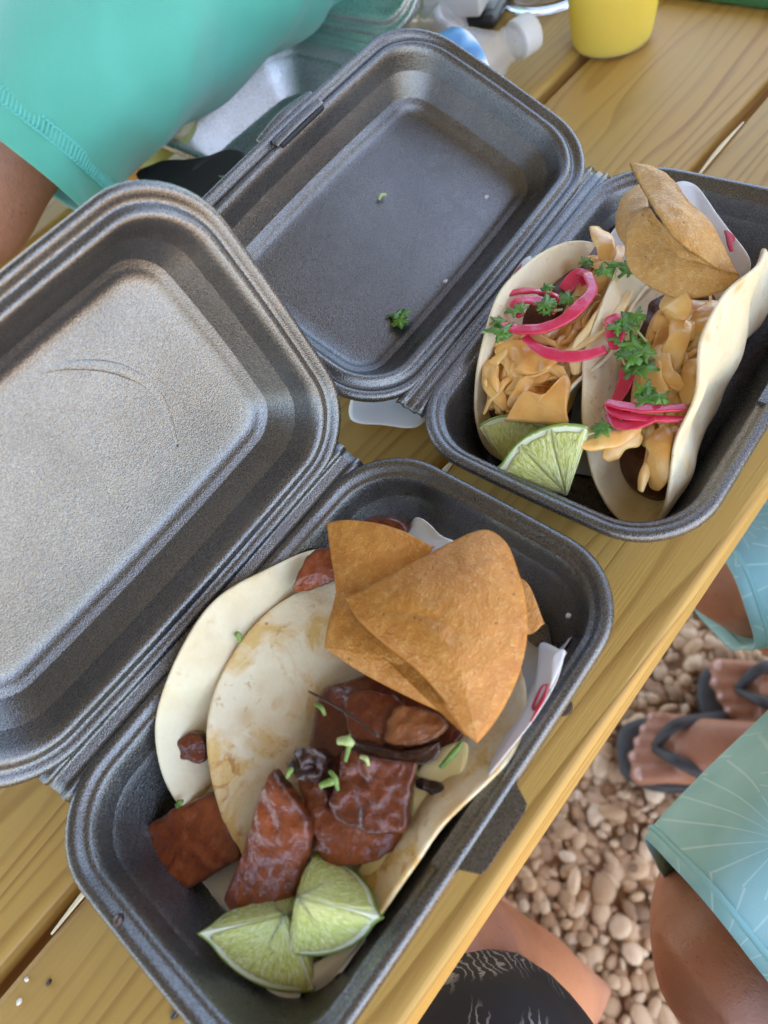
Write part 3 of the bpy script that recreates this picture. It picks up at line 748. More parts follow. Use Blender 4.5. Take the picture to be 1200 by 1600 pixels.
# pale sauce under the meat
def sauce(label, pts, th, mat, dome=.002, seed=0, amp=.0012):
    V, Fc = slab([T(*p) for p in pts], th, dome, amp, 120, seed, n=64, rings=12, lump=.002)
    o = mk('sauce', V, Fc, mat); subsurf(o, 1); return tag(o, label, 'sauce')
sauce('pale creamy sauce pooled along the right leaf of the front taco', [(690, 1168, .046), (728, 1160, .047), (726, 1200, .046), (700, 1245, .044), (672, 1295, .041), (636, 1340, .037), (596, 1372, .032), (560, 1366, .029), (590, 1330, .033), (636, 1280, .038), (650, 1210, .043)], .004, MAYO, .002, 1)

# ------------------------------------------------------------------ corn chips
def chip(label, pts, mat, dome, seed, th=.0017, amp=.0005, curl=0.0, lump=.0010):
    V, Fc = slab([T(*p) for p in pts], th, dome, amp, 160, seed, n=110, rings=22, sheet=True, lump=lump, curl=curl)
    o = mk('corn_chip', V, Fc, mat); fixnormals(o)
    return tag(o, label, 'corn chip', 'fried corn chips')
def outline(pts, n=6):
    """keep corners marked with a fourth value sharp by doubling their neighbours"""
    out = []
    for i, p in enumerate(pts):
        q, r = pts[i - 1], pts[(i + 1) % len(pts)]
        if len(p) == 4:
            a = np.array(p[:3], float); b = np.array(q[:3], float); c = np.array(r[:3], float)
            out.append(tuple(a + (b - a) * .06)); out.append(tuple(a)); out.append(tuple(a + (c - a) * .06))
        else: out.append(p)
    return out
chip('rear corn chip standing at the far wall behind the large chip', outline([(511, 817, .066, 1), (545, 813, .068), (590, 818, .070), (635, 832, .070), (678, 855, .068, 1), (640, 900, .064), (580, 935, .060), (528, 932, .056, 1), (520, 880, .060)]), CHIP, .003, 2)
chip('lower corn chip peeking out under the large chip', outline([(526, 930, .062, 1), (512, 985, .062), (508, 1012, .061, 1), (560, 1048, .062), (640, 1090, .064), (694, 1116, .066), (725, 1146, .066, 1), (735, 1100, .066), (700, 1020, .068), (620, 950, .066)]), CHIP, .004, 3)
chip('dark corn chip corner at the right end of the large chip', outline([(800, 900, .058, 1), (826, 915, .058), (850, 974, .056, 1), (828, 990, .056), (790, 985, .058, 1)]), CHIP, .001, 5)
chip('large folded orange corn chip on top of the front taco', outline([(540, 935, .070, 1), (600, 905, .074), (690, 855, .074), (740, 832, .073), (768, 832, .072), (792, 852, .071), (808, 890, .070), (820, 935, .069), (824, 990, .067), (812, 1050, .066), (790, 1100, .066), (768, 1135, .067), (746, 1161, .068, 1), (722, 1140, .070), (690, 1090, .073), (650, 1045, .075), (600, 1005, .074), (560, 968, .072)]), CHIP, .010, 1)
chip('dark edged back fold of the large chip', outline([(690, 1094, .069, 1), (720, 1085, .069), (740, 1120, .068), (728, 1149, .066, 1), (712, 1125, .067)]), CHIP, .001, 6)
chip('broad brown chip in front of the curled chips in the right box', outline([(985, 345, .080), (1012, 325, .084), (1030, 345, .085), (1075, 385, .084), (1130, 420, .080), (1155, 432, .076, 1), (1120, 458, .072), (1060, 466, .070), (1010, 445, .070), (982, 418, .072), (978, 380, .076)]), CHIPP, .003, 7, lump=.0012)
chip('curled golden chip rising highest at the back of the right box', outline([(985, 256, .090, 1), (1015, 262, .090), (1036, 275, .090), (1060, 310, .088), (1095, 350, .084), (1130, 390, .080), (1154, 428, .076, 1), (1110, 412, .082), (1060, 378, .090), (1028, 335, .094), (1008, 300, .092)]), CHIPP, .007, 8, lump=.0016)
chip('small rounded chip left of the curled chip in the right box', outline([(1000, 290, .076), (1012, 318, .078), (1000, 345, .078), (985, 385, .074), (968, 372, .070), (963, 345, .070), (972, 312, .073)]), CHIPP, .003, 9)

# ------------------------------------------------------------------ lime wedges
def lime(label, c, a, b, d, R, segs=1):
    """quarter-face lime piece: centre c, arms a and b span the cut face, d points into the piece"""
    c = np.array(c); 
    a = np.array(a, float); a /= np.linalg.norm(a); b = np.array(b, float); b -= a * (a @ b); b /= np.linalg.norm(b)
    n = np.cross(a, b)
    if n @ np.array(d) < 0: n = -n
    root = thing('lime_wedge', label, 'lime wedge', tuple(c + (a + b) * R * .4 - np.array([0, 0, .01])), 'cut lime wedges')
    # rind: part of a ball between the two cut faces
    na, nb = 26, 18; V = []; Rr = R
    OP = R_(78)
    for i in range(na + 1):
        f = R_(90) * i / na
        for j in range(nb + 1):
            g = OP * j / nb
            dirv = a * math.cos(f) + (b * math.cos(g) + n * math.sin(g)) * math.sin(f)
            nip = 1 + .10 * max(0, 1 - f / .22) ** 2
            V.append(c + dirv * Rr * nip * (1 + .006 * nz(dirv * 3, 4, R)))
    V = np.array(V); Fc = grid_faces(na + 1, nb + 1, wrap=False)
    o = mk('rind', V, Fc, RIND, root); fixnormals(o); solidify(o, .0012, -1)
    # pith body: closed cut faces just inside the rind
    def face(e1, e2, inset, lift, m=24, rad=Rr, ang=90, k0=0.0):
        P = []
        for i in range(m + 1):
            f = R_(ang) * i / m; P.append(c + nn * lift + e1 * math.cos(f) * (rad - inset) + e2 * math.sin(f) * (rad - inset))
        return P
    bodies = []
    V = [c]; 
    for i in range(na + 1):
        f = R_(90) * i / na
        for j in range(nb + 1):
            g = OP * j / nb
            nip = 1 + .10 * max(0, 1 - f / .22) ** 2
            V.append(c + (a * math.cos(f) + (b * math.cos(g) + n * math.sin(g)) * math.sin(f)) * (Rr * nip - .0009))
    k = nb + 1; Fc = [tuple(1 + q for q in f) for f in grid_faces(na + 1, k, wrap=False)]
    for i in range(na):
        Fc.append((0, 1 + i * k, 1 + (i + 1) * k)); Fc.append((0, 1 + (i + 1) * k + nb, 1 + i * k + nb))
    for j in range(nb): Fc.append((0, 1 + na * k + j, 1 + na * k + j + 1))
    o = mk('pith', np.array(V), Fc, PITH, root, smooth=False); fixnormals(o)
    # pulp: flesh standing just proud of the two long cut faces and of the end face
    b2 = b * math.cos(OP) + n * math.sin(OP)
    def flesh(e1, e2, out, f0, f1, r0, r1, seed):
        P = []
        for i in range(9): f = f0 + (f1 - f0) * i / 8; P.append(c + (e1 * math.cos(f) + e2 * math.sin(f)) * r1)
        for i in range(5): f = f1 - (f1 - f0) * i / 4; P.append(c + (e1 * math.cos(f) + e2 * math.sin(f)) * (r0 + .0006 * math.sin(i * 2)))
        V, Fc = slab([p + out * .0003 for p in P], .0016, .0006, .0005, 700, seed, n=56, rings=9)
        q = mk('pulp', V, Fc, PULP, root, origin=c); fixnormals(q)
    for q in range(segs):
        f0, f1 = 3 + 85 * q / segs, 3 + 85 * (q + 1) / segs - (1.4 if q < segs - 1 else 0)
        flesh(a, b, -n, R_(f0), R_(f1), Rr * .035, Rr * .89, 1 + q)
    flesh(a, b2, np.cross(a, b2) * (1 if np.cross(a, b2) @ n > 0 else -1), R_(3), R_(88), Rr * .035, Rr * .89, 2)
    ang = OP
    flesh(b, n, -a, R_(3), R_(38), Rr * .04, Rr * .89, 3); flesh(b, n, -a, R_(40), R_(75), Rr * .04, Rr * .89, 4)
    return root
def pxdir(p, q): return T(*q) - T(*p)
c0 = (443, 1430, .046)
lime('lower lime wedge with flat juicy cut face and pale tip, nearest the camera', T(*c0), pxdir(c0, (312, 1458, .042)), pxdir(c0, (450, 1530, .028)), (.1, .2, -1), .0335)
c0 = (468, 1402, .057)
lime('upper lime wedge split by a white membrane, leaning on the dark pork slice', T(*c0), pxdir(c0, (575, 1428, .050)), pxdir(c0, (472, 1500, .034)), pxdir(c0, (500, 1325, .034)), .0285)
c0 = (884, 772, .038)
lime('front lime wedge with bright segments at the near wall of the right box', T(*c0), pxdir(c0, (785, 742, .044)), pxdir(c0, (915, 690, .056)), (.6, .5, -.6), .0335, 3)
c0 = (800, 738, .024)
lime('shaded lime wedge behind the bright one in the right box', T(*c0), pxdir(c0, (890, 672, .040)), pxdir(c0, (752, 672, .036)), (.6, .5, -.5), .0300)

# ------------------------------------------------------------------ slaw
def ribbon(pts, wd, th, n=22, seed=0, tw=0.0, ruffle=.0013):
    C = spline(pts, n); tg = np.gradient(C, axis=0); tg /= np.linalg.norm(tg, axis=1)[:, None] + 1e-12
    V = []; k = 6
    for i in range(n):
        t = i / (n - 1); up = np.array([0.25 * math.sin(seed), .25 * math.cos(seed * 2), 1.0]); s = np.cross(tg[i], up); s /= np.linalg.norm(s) + 1e-9; u = np.cross(s, tg[i])
        a = tw * (t - .5); s, u = s * math.cos(a) + u * math.sin(a), u * math.cos(a) - s * math.sin(a)
        ww = wd * (.55 + .45 * math.sin(math.pi * min(1, max(0, .12 + t * .8)))) * (1 + .25 * nz(C[i], 120, seed)); h = th * .5
        cup = ww * .18
        for x, y in ((-1, .55), (-.5, 1), (.5, 1), (1, .55), (.5, -.75), (-.5, -.75)):
            V.append(C[i] + s * ww * .5 * x + u * (h * y + cup * (x * x - .5) + ruffle * nz(C[i] + s * x * .003, 260, seed)))
    Fc = grid_faces(n, k) + [tuple(range(k))[::-1], tuple((n - 1) * k + j for j in range(k))]
    return np.array(V), Fc
def shred(root, pts, wd, th=.0022, seed=0, tw=0.0, mat=None):
    P = [T(*p) for p in pts]; r = wd * .5; rr_ = random.Random(seed)
    up = (rr_.uniform(-.7, .7), rr_.uniform(-.7, .7), 1)
    V, Fc = tube(P, [r * .45, r, r * rr_.uniform(.7, 1.05), r * .9, r * .4], n=20, k=10, flat=min(.75, max(.30, th / wd * 1.1)), up=up, square=.35, wob=.45, seed=seed)
    V = V + np.array([nz(v, 140, seed) for v in V])[:, None] * np.array([.0012, .0012, .0012])
    o = mk('slaw_shred', V, Fc, mat or SLAW, root); fixnormals(o); subsurf(o, 1); return o
def mound(root, pts, th, mat, name='filling', seed=0, dome=.004, lump=.006, amp=.003):
    V, Fc = slab([T(*p) for p in pts], th, dome, amp, 130, seed, n=64, rings=14, lump=lump)
    o = mk(name, V, Fc, mat, root); subsurf(o, 1); return o
mound(t_left, [(760, 540, .036), (800, 500, .040), (880, 440, .042), (935, 380, .040), (955, 430, .036), (905, 560, .034), (890, 660, .026), (850, 700, .018), (790, 690, .018), (755, 620, .028)], .012, FILL_DARK, seed=1)
mound(t_right, [(985, 560, .034), (1010, 480, .040), (1060, 460, .042), (1120, 480, .040), (1090, 600, .036), (1080, 720, .024), (1040, 780, .016), (985, 760, .016), (955, 690, .020), (965, 620, .028)], .012, FILL_DARK, seed=2)
mound(t_left, [(768, 545, .042), (800, 510, .046), (850, 520, .049), (900, 470, .048), (945, 400, .048), (962, 440, .044), (920, 545, .046), (890, 640, .036), (850, 664, .030), (790, 660, .030), (765, 600, .036)], .008, SLAW, 'slaw', 3, .004, .010, .005)
mound(t_right, [(1000, 560, .044), (1020, 500, .048), (1060, 470, .050), (1120, 480, .048), (1090, 580, .046), (1075, 690, .036), (1050, 720, .030), (1010, 700, .032), (985, 640, .040)], .008, SLAW, 'slaw', 4, .004, .010, .005)
def inside(p, poly):
    c = False; j = len(poly) - 1
    for i in range(len(poly)):
        if (poly[i][1] > p[1]) != (poly[j][1] > p[1]) and p[0] < (poly[j][0] - poly[i][0]) * (p[1] - poly[i][1]) / (poly[j][1] - poly[i][1]) + poly[i][0]: c = not c
        j = i
    return c
def scatter(root, poly, n, zf, ang, spread, wr=(.0026, .0056), lr=(45, 105), seed=0):
    r = random.Random(seed); xs = [p[0] for p in poly]; ys = [p[1] for p in poly]; k = 0; tries = 0
    while k < n and tries < 9000:
        tries += 1
        p = (r.uniform(min(xs), max(xs)), r.uniform(min(ys), max(ys)))
        if not inside(p, poly): continue
        a = R_(ang + r.uniform(-spread, spread)); L = r.uniform(*lr) / 2; dx, dy = math.cos(a) * L, math.sin(a) * L; bx, by = -dy * r.uniform(-.35, .35), dx * r.uniform(-.35, .35)
        q0, q1 = (p[0] - dx, p[1] - dy), (p[0] + dx, p[1] + dy)
        if not (inside(q0, poly) and inside(q1, poly)): 
            if r.random() < .985: continue
        z = zf(p) + r.uniform(-.004, .006)
        shred(root, [(q0[0], q0[1], z - .003 + r.uniform(-.004, .002)), (p[0] + bx, p[1] + by, z + .002), (q1[0], q1[1], z - .003 + r.uniform(-.004, .002))], r.uniform(*wr), r.uniform(.0028, .0042), seed=r.uniform(0, 50), tw=r.uniform(-1.2, 1.2))
        k += 1
PL1 = [(755, 530), (800, 495), (860, 520), (905, 470), (950, 430), (935, 520), (905, 570), (890, 650), (800, 662), (765, 640), (752, 580)]
scatter(t_left, PL1, 125, lambda p: .048 - (p[1] - 520) * .00008, -40, 70, seed=11)
PL2 = [(1010, 540), (1040, 480), (1100, 470), (1140, 470), (1095, 545), (1072, 620), (1066, 700), (1068, 760), (1015, 760), (1005, 700), (1000, 600)]
scatter(t_right, PL2, 125, lambda p: .050 - (p[1] - 520) * .00007, -70, 60, seed=12)
# larger pieces seen one by one
for i, (pts, wd) in enumerate([
    ([(930, 355, .060), (945, 385, .062), (950, 410, .058)], .012), ([(925, 400, .054), (940, 415, .056), (945, 440, .052)], .012),
    ([(970, 385, .056), (945, 420, .058), (925, 460, .054)], .010), ([(985, 455, .060), (935, 520, .062), (875, 555, .056)], .0075),
    ([(965, 440, .064), (930, 500, .064), (895, 545, .060)], .006), ([(900, 585, .052), (905, 550, .056), (930, 520, .056)], .009),
    ([(765, 560, .050), (768, 600, .048), (790, 640, .042)], .009), ([(840, 575, .050), (815, 610, .050), (795, 635, .044)], .007),
    ([(792, 545, .054), (770, 570, .050), (775, 590, .048)], .007), ([(860, 560, .054), (850, 580, .054), (820, 590, .050)], .008),
    ([(885, 590, .052), (860, 575, .054), (845, 590, .050)], .006)]):
    shred(t_left, pts, wd, .003, seed=i * 3.1, tw=.3)
for i, (pts, wd) in enumerate([
    ([(1052, 455, .066), (1054, 480, .068), (1050, 502, .062)], .017), ([(1060, 495, .064), (1062, 530, .066), (1045, 575, .058)], .012),
    ([(1080, 500, .064), (1070, 530, .062), (1066, 550, .058)], .009), ([(1030, 540, .060), (1040, 580, .062), (1066, 610, .058)], .010),
    ([(1120, 470, .060), (1095, 500, .060), (1082, 530, .056)], .013), ([(1018, 510, .058), (1035, 508, .060), (1045, 520, .056)], .010),
    ([(1028, 670, .050), (1030, 705, .050), (1022, 765, .036)], .014), ([(1048, 670, .048), (1055, 700, .046), (1068, 735, .040)], .010),
    ([(1000, 675, .050), (970, 695, .048), (945, 718, .044)], .011), ([(1000, 665, .054), (960, 685, .054), (905, 696, .054)], .009),
    ([(1055, 755, .034), (1040, 735, .036), (1070, 725, .036)], .008), ([(1012, 565, .060), (1020, 600, .060), (1035, 625, .056)], .012), ([(1085, 560, .056), (1076, 590, .056), (1072, 630, .052)], .009)]):
    shred(t_right, pts, wd, .003, seed=i * 2.3 + 1, tw=.3)
sauce('smooth orange sauce spread over the slaw behind the limes', outline([(790, 658, .046, 1), (808, 625, .050), (822, 612, .052), (850, 618, .054), (868, 600, .055), (884, 585, .055), (892, 600, .054), (886, 640, .050), (886, 664, .046), (840, 662, .046)]), .005, SAUCE, .002, 2)
mound(t_left, [(775, 570, 0.0435), (800, 530, 0.0465), (850, 545, 0.0495), (900, 480, 0.0495), (940, 420, 0.0475), (950, 450, 0.0455), (910, 550, 0.0475), (884, 630, 0.0395), (830, 640, 0.0375), (790, 630, 0.0375)], .003, SAUCE, 'sauce', 5, .001, .016, .006)
mound(t_right, [(1010, 570, 0.0475), (1030, 520, 0.0495), (1065, 480, 0.0495), (1110, 485, 0.0475), (1085, 570, 0.0465), (1070, 680, 0.0375), (1045, 720, 0.0315), (1015, 690, 0.0335), (1000, 640, 0.0415)], .003, SAUCE, 'sauce', 6, .001, .016, .006)
sauce('streaky orange sauce under the pink onion rings', [(785, 540, .052), (830, 535, .056), (870, 555, .056), (860, 580, .054), (820, 585, .053), (790, 575, .050), (775, 555, .050)], .004, SAUCE, .001, 3, .003)

# ------------------------------------------------------------------ pickled onion
ON = 'pickled pink onion strips'
def onion(label, pts, wd, th=.0026, tw=0.0, seed=0):
    P = [T(*p) for p in pts]
    n = 60; V, Fc = ribbon(P, wd, th, n=n, seed=seed, tw=tw, ruffle=.0004)
    o = mk('onion_strip', V, Fc, ONION); fixnormals(o); subsurf(o, 1)
    return tag(o, label, 'onion strip', ON)
onion('wide pink onion strip sweeping across the left taco to its upper right', [(782, 505, .062), (800, 515, .064), (840, 516, .066), (880, 502, .068), (908, 478, .069), (925, 455, .068), (918, 432, .066), (905, 428, .062)], .0080, .004, .5, 1)
onion('thin pink onion loop along the edge of the left taco', [(776, 502, .056), (776, 480, .058), (792, 462, .060), (815, 456, .061), (845, 456, .062), (868, 464, .062), (876, 474, .060)], .0050, .0028, .4, 2)
onion('short dark pink onion strip inside the loop', [(812, 495, .060), (806, 475, .062), (830, 470, .063), (855, 478, .063), (868, 490, .060)], .0085, .003, .6, 3)
onion('bright pink onion strip curving towards the middle of the right box', [(820, 528, .062), (845, 548, .064), (880, 558, .065), (915, 556, .065), (946, 546, .064)], .0078, .003, -.4, 4)
onion('pink onion piece behind the cilantro at the top of the left taco', [(882, 455, .058), (895, 438, .061), (908, 432, .062), (916, 445, .060)], .010, .003, .3, 5)
onion('upright pink onion strip between the two slaw tacos', [(955, 495, .067), (962, 515, .068), (960, 545, .066)], .0105, .003, .2, 6)
onion('deep pink onion strip hanging down the middle tortilla', [(978, 545, .058), (982, 575, .058), (974, 605, .055), (960, 632, .052)], .0085, .003, .2, 7)
onion('upper pink onion strip lying across the right taco', [(948, 630, .062), (975, 636, .064), (1015, 640, .065), (1072, 638, .064)], .0070, .003, .3, 8)
onion('middle pink onion strip lying across the right taco', [(948, 632, .060), (965, 648, .062), (1010, 655, .063), (1070, 656, .062)], .0060, .003, .2, 9)
onion('lowest pink onion strip with a pale cut end on the right taco', [(952, 645, .058), (965, 664, .060), (995, 665, .062), (1026, 655, .064)], .0062, .003, .3, 10)

# ------------------------------------------------------------------ cilantro
CG = 'chopped cilantro leaves'
def leafmesh(p, size, yaw, tilt, seed):
    r = random.Random(seed); n = 46; P = []
    for i in range(n):
        a = -2.55 + 5.1 * i / (n - 1)
        rad = size * (.68 + .17 * math.cos(5 * a) + .09 * math.cos(13 * a) + r.uniform(-.05, .05))
        P.append((rad * math.cos(a), rad * math.sin(a), size * .13 * math.sin(a * 2 + seed) + size * .10 * math.cos(a * 3)))
    P.append((-size * .25, 0, 0))
    rot = Matrix.Rotation(yaw, 3, 'Z') @ Matrix.Rotation(tilt, 3, 'Y')
    V = [np.array(p) + np.array(rot @ Vector(q)) for q in P]; c = np.array(p) + np.array(rot @ Vector((-size * .1, 0, size * .12)))
    m = len(V); V.append(c); Fc = [(m, i, (i + 1) % m) for i in range(m)]
    return V, Fc
def cilantro(label, px, py, z, size, nleaf=3, seed=0, stem=True):
    r = random.Random(seed); p = T(px, py, z)
    root = thing('cilantro', label, 'cilantro', tuple(p), CG)
    for i in range(nleaf):
        q = p + np.array([r.uniform(-1, 1), r.uniform(-1, 1), r.uniform(.0, .25)]) * size * .7
        V, Fc = leafmesh(q, size * r.uniform(.65, 1.05), r.uniform(0, 6.28), r.uniform(-.28, .28), seed * 13 + i)
        o = mk('leaf', V, Fc, LEAF, root); solidify(o, .0004)
    if stem:
        d = np.array([r.uniform(-1, 1), r.uniform(-1, 1), -.2]); V, Fc = tube([p, p + d * size * .8, p + d * size * 1.5], [.0006, .0007, .0006], n=10, k=6); mk('stem', V, Fc, STEM, root)
    return root
for i, (lab, px, py, z, s, n) in enumerate([
    ('curly cilantro sprig on the slaw left of the chips', 962, 422, .068, .0085, 5), ('cilantro sprig at the left tip of the slaw', 780, 518, .064, .0080, 5),
    ('dark cilantro sprig at the upright onion strip', 985, 505, .070, .0085, 5), ('cilantro leaf hanging between the middle tortillas', 967, 545, .067, .0075, 3),
    ('cilantro sprig in the middle of the right taco', 996, 548, .067, .0085, 5), ('cilantro leaf below the middle sprig on the right taco', 1000, 582, .065, .0080, 4),
    ('serrated cilantro sprig just above the lower onion strips', 1020, 612, .066, .0085, 4), ('long light green cilantro piece across the onion loop', 870, 475, .066, .0075, 4),
    ('cilantro bit at the rim by the onion loop', 800, 485, .064, .0055, 3), ('small cilantro leaf inside the onion loop', 848, 488, .065, .0050, 3),
    ('small cilantro leaf low beside the lowest onion strip', 945, 668, .058, .0060, 3), ('cilantro leaf on the tortilla edge above the onions', 862, 450, .064, .0045, 2),
    ('curled cilantro leaf near the upper slaw pieces', 920, 408, .060, .0045, 2)]):
    cilantro(lab, px, py, z, s, max(2, n - 1), seed=i + 1)
def onlid(w, px, py, lift=.001):
    """point on the lid floor seen at a pixel"""
    o, U, Lv, Ln = (fr0, fr1)[w]; d = RC.T @ np.array([px - 600, 800 - py, -F_PX]); o2 = o - Ln * (.0306 - lift); return CAM + d * (((o2 - CAM) @ Ln) / (d @ Ln))
p = onlid(1, 625, 500); 
root = thing('cilantro', 'cilantro leaf lying alone on the floor of the far lid', 'cilantro', tuple(p), CG)
for i in range(3):
    V, Fc = leafmesh(p + np.array([.003 * math.sin(i * 2), .003 * math.cos(i * 2), .002]), .0065, i * 2.0, .2, i + 90); solidify(mk('leaf', V, Fc, LEAF, root), .0004)
p = onlid(1, 598, 310); V, Fc = tube([p + np.array([-.003, .0, .001]), p + np.array([0, .001, .002]), p + np.array([.003, -.001, .001])], [.0006, .0011, .0006], n=10, k=6)
tag(mk('herb_stem', V, Fc, STEM), 'tiny green herb stem on the floor of the far lid', 'herb')
for i, (px, py) in enumerate([(696, 440), (760, 308), (713, 465)]):
    p = onlid(1, px, py, .0006); V, Fc = slab([p + np.array([math.cos(a) * .0017, math.sin(a) * .0012, 0]) for a in np.linspace(0, 6.28, 7)[:-1]], .0012, .0005, .0004, 900, i, n=16, rings=4)
    tag(mk('crumb', V, Fc, CRUMB), '%s pale crumb on the floor of the far lid' % ('larger middle', 'high', 'lowest')[i], 'crumb', 'pale crumbs in the far lid')
HB = 'chopped herb stems on the pork'
for i, (a, b, r, lab) in enumerate([((482, 1080, .056), (590, 1150, .062), .0007, 'long thin dark burnt stem lying on the front tortilla'), ((492, 1100, .054), (508, 1118, .054), .0011, 'green herb bit under the burnt stem'),
    ((528, 1158, .062), (552, 1164, .062), .0020, 'pale cut stem on the pork below the chip'), ((545, 1148, .062), (540, 1190, .060), .0011, 'green herb sprig beside the pale cut stem'),
    ((500, 1228, .056), (525, 1222, .056), .0016, 'green stem left of the wet slice'), ((515, 1205, .057), (528, 1235, .055), .0012, 'herb leaf left of the wet slice, upright one'), ((563, 1182, .063), (576, 1196, .062), .0010, 'small pale stem on the wet slice'),
    ((688, 1200, .050), (722, 1160, .052), .0014, 'long green stem on the pale sauce'), ((690, 1108, .062), (700, 1122, .060), .0014, 'green leaf bit beside the chip tip'), ((368, 990, .052), (374, 1002, .050), .0016, 'green leaf bit at the edge of the rear taco'),
    ((276, 1260, .030), (284, 1252, .030), .0016, 'green leaf bit at the near end of the rear taco'), ((455, 1200, .058), (448, 1215, .056), .0012, 'green sprig on the burnt pork bit')]):
    A_, B_ = T(*a), T(*b); mid = (A_ + B_) / 2 + np.array([.001, -.0005, .0014]); V, Fc = tube([A_, mid, B_], [r * .7, r, r * .6], n=14, k=7, flat=.7)
    tag(mk('herb_stem', V, Fc, MEATD if i == 0 else (STEM if i in (2, 6) else m_simple('green_herb%d' % i, (.12, .22, .03), .35, (.26, .36, .09), 300))), lab, 'herb', HB)
SP = 'specks on the walls of the nearest box'
def onwall(px, py, z): return T(px, py, z)
for i, (px, py, z, r, mt, lab) in enumerate([(186, 1438, .0490, .0024, MEATD, 'dark brown sauce drop on the near rim of the nearest box'), (143, 1252, .040, .0016, CRUMB, 'white speck on the inner corner of the nearest box, largest'), (163, 1251, .036, .0011, CRUMB, 'white speck on the inner corner of the nearest box, right one'),
    (133, 1280, .040, .0010, CRUMB, 'white speck on the inner corner of the nearest box, lowest'), (888, 962, .036, .0014, CRUMB, 'pale speck on the far corner wall of the nearest box'), (42, 1530, .0005, .0012, CRUMB, 'tiny pale crumb on the board left of the nearest box'), (30, 1565, .0005, .0014, CRUMB, 'pale crumb on the board at the lower left corner'), (76, 1535, .0005, .0013, MEATD, 'dark crumb on the board left of the nearest box'), (273, 1585, .0005, .0018, MEATD, 'dark crumb on the board at the bottom edge')]):
    p = T(px, py, z); V, Fc = slab([p + np.array([math.cos(a) * r * (1 + .3 * math.sin(a * 2 + i)), math.sin(a) * r * .8, 0]) for a in np.linspace(0, 6.28, 8)[:-1]], r * .8, r * .5, r * .2, 900, i, n=18, rings=4)
    tag(mk('crumb' if mt is CRUMB or i > 4 else 'sauce_drop', V, Fc, mt), lab, 'crumb' if mt is CRUMB or i > 4 else 'sauce drop', SP if i < 5 else 'crumbs on the boards')
#REST
# ------------------------------------------------------------------ drinks and small things at the far end
def lathe(name, prof, c, axis, mat, parent=None, n=48, cap=False):
    c = np.array(c, float); a = np.array(axis, float); a /= np.linalg.norm(a)
    e = np.cross(a, (0, 0, 1) if abs(a[2]) < .9 else (1, 0, 0)); e /= np.linalg.norm(e); f = np.cross(a, e)
    V = []
    for r, z in prof:
        for j in range(n):
            t = 2 * math.pi * j / n; V.append(c + a * z + (e * math.cos(t) + f * math.sin(t)) * max(r, 1e-5))
    o = mk(name, np.array(V), grid_faces(len(prof), n), mat, parent); fixnormals(o); return o
CLEARA = m_simple('thin_clear_plastic', (.9, .9, .9), .06, alpha=.10, spec=.6)
cc = T(972, 68, 0.0); cc = cc + np.array([.004, .012, 0])
cup = thing('drink_cup', 'clear plastic cup of cloudy yellow juice standing on the table', 'cup', tuple(cc))
h = .118; 
lathe('cup_wall', [(.001, .0022), (.026, .0022), (.0285, .0010), (.0300, 0), (.0318, .0012), (.0322, .004), (.0330, .010), (.0430, h), (.0445, h + .001), (.0445, h + .003), (.0424, h + .002), (.0320, .011), (.0308, .006), (.029, .0042), (.001, .0042)], cc, (0, 0, 1), CLEARA, cup, 72)
JUICE = m_simple('yellow_juice', (.95, .66, .03), .25, (.95, .70, .05), 20, sss=.5, sssr=(1, .8, .2), ssss=.02, spec=.3, trans=.2, ior=1.2)
lathe('juice', [(.001, .0012), (.0285, .0012), (.0308, .0018), (.0318, .005), (.0326, .0112), (.0405, .088), (.0395, .0885), (.001, .0885)], cc, (0, 0, 1), JUICE, cup, 72)
BOTA = m_simple('bottle_film', (.93, .95, .97), .04, alpha=.22, spec=.9)
# water bottle lying on its side
A0 = T(826, 52, .030); A1 = T(640, 165, .030); ax = A1 - A0; ax /= np.linalg.norm(ax)
bt = thing('water_bottle', 'clear water bottle with white cap and blue label, lying behind the far lid', 'bottle', tuple((A0 + ax * .09) * np.array([1, 1, 0])))
lathe('bottle_body', [(.0105, .006), (.0115, .018), (.0135, .0195), (.0125, .021), (.013, .026), (.018, .036), (.0255, .048), (.030, .060), (.0312, .068), (.030, .074), (.0312, .080), (.030, .086), (.0308, .14), (.0296, .15), (.031, .16), (.030, .19), (.026, .2), (.001, .2)], A0, ax, BOTA, bt, 56)
0 and lathe('water', [(.001, .03), (.014, .032), (.0285, .06), (.0285, .19), (.001, .192)], A0, ax, m_glass('water_fill', (.95, .98, 1), .0, 1.33), bt, 40)
lathe('cap', [(.001, -.004), (.0125, -.004), (.0142, -.0025), (.0146, .0), (.0146, .0115), (.0138, .0135), (.001, .0135)], A0, ax, WHITEP, bt, 60)
kb = N('bottle_label'); co = kb.coord(); LB = kb.set(base=kb.ramp(kb.noise(co, 38, 1), [(.42, (.75, .78, .8)), (.5, (.20, .45, .68)), (.6, (.07, .25, .5))], 'LINEAR'), rough=.35)
lathe('label', [(.0306, .060), (.0318, .0625), (.0322, .070), (.0322, .138), (.0313, .1385)], A0, ax, LB, bt, 60)
# clear dome lid standing beside the cup
dc = T(855, -14, .0) + np.array([0, 0, 0])
dl = thing('clear_cup', 'empty clear plastic cup standing left of the yellow drink', 'cup', tuple(dc))
lathe('cup_wall', [(.001, .003), (.036, .003), (.039, .001), (.041, 0), (.0428, .0015), (.0436, .006), (.042, .008), (.0445, .012), (.0465, .06), (.0485, .095), (.0468, .095), (.0430, .012), (.040, .008), (.037, .005), (.001, .005)], dc, (0, 0, 1), CLEAR, dl, 72)
lathe('base_ring', [(.0437, .0035), (.0450, .0045), (.0450, .0060), (.0437, .0070)], dc, (0, 0, 1), CLEAR, dl, 72)
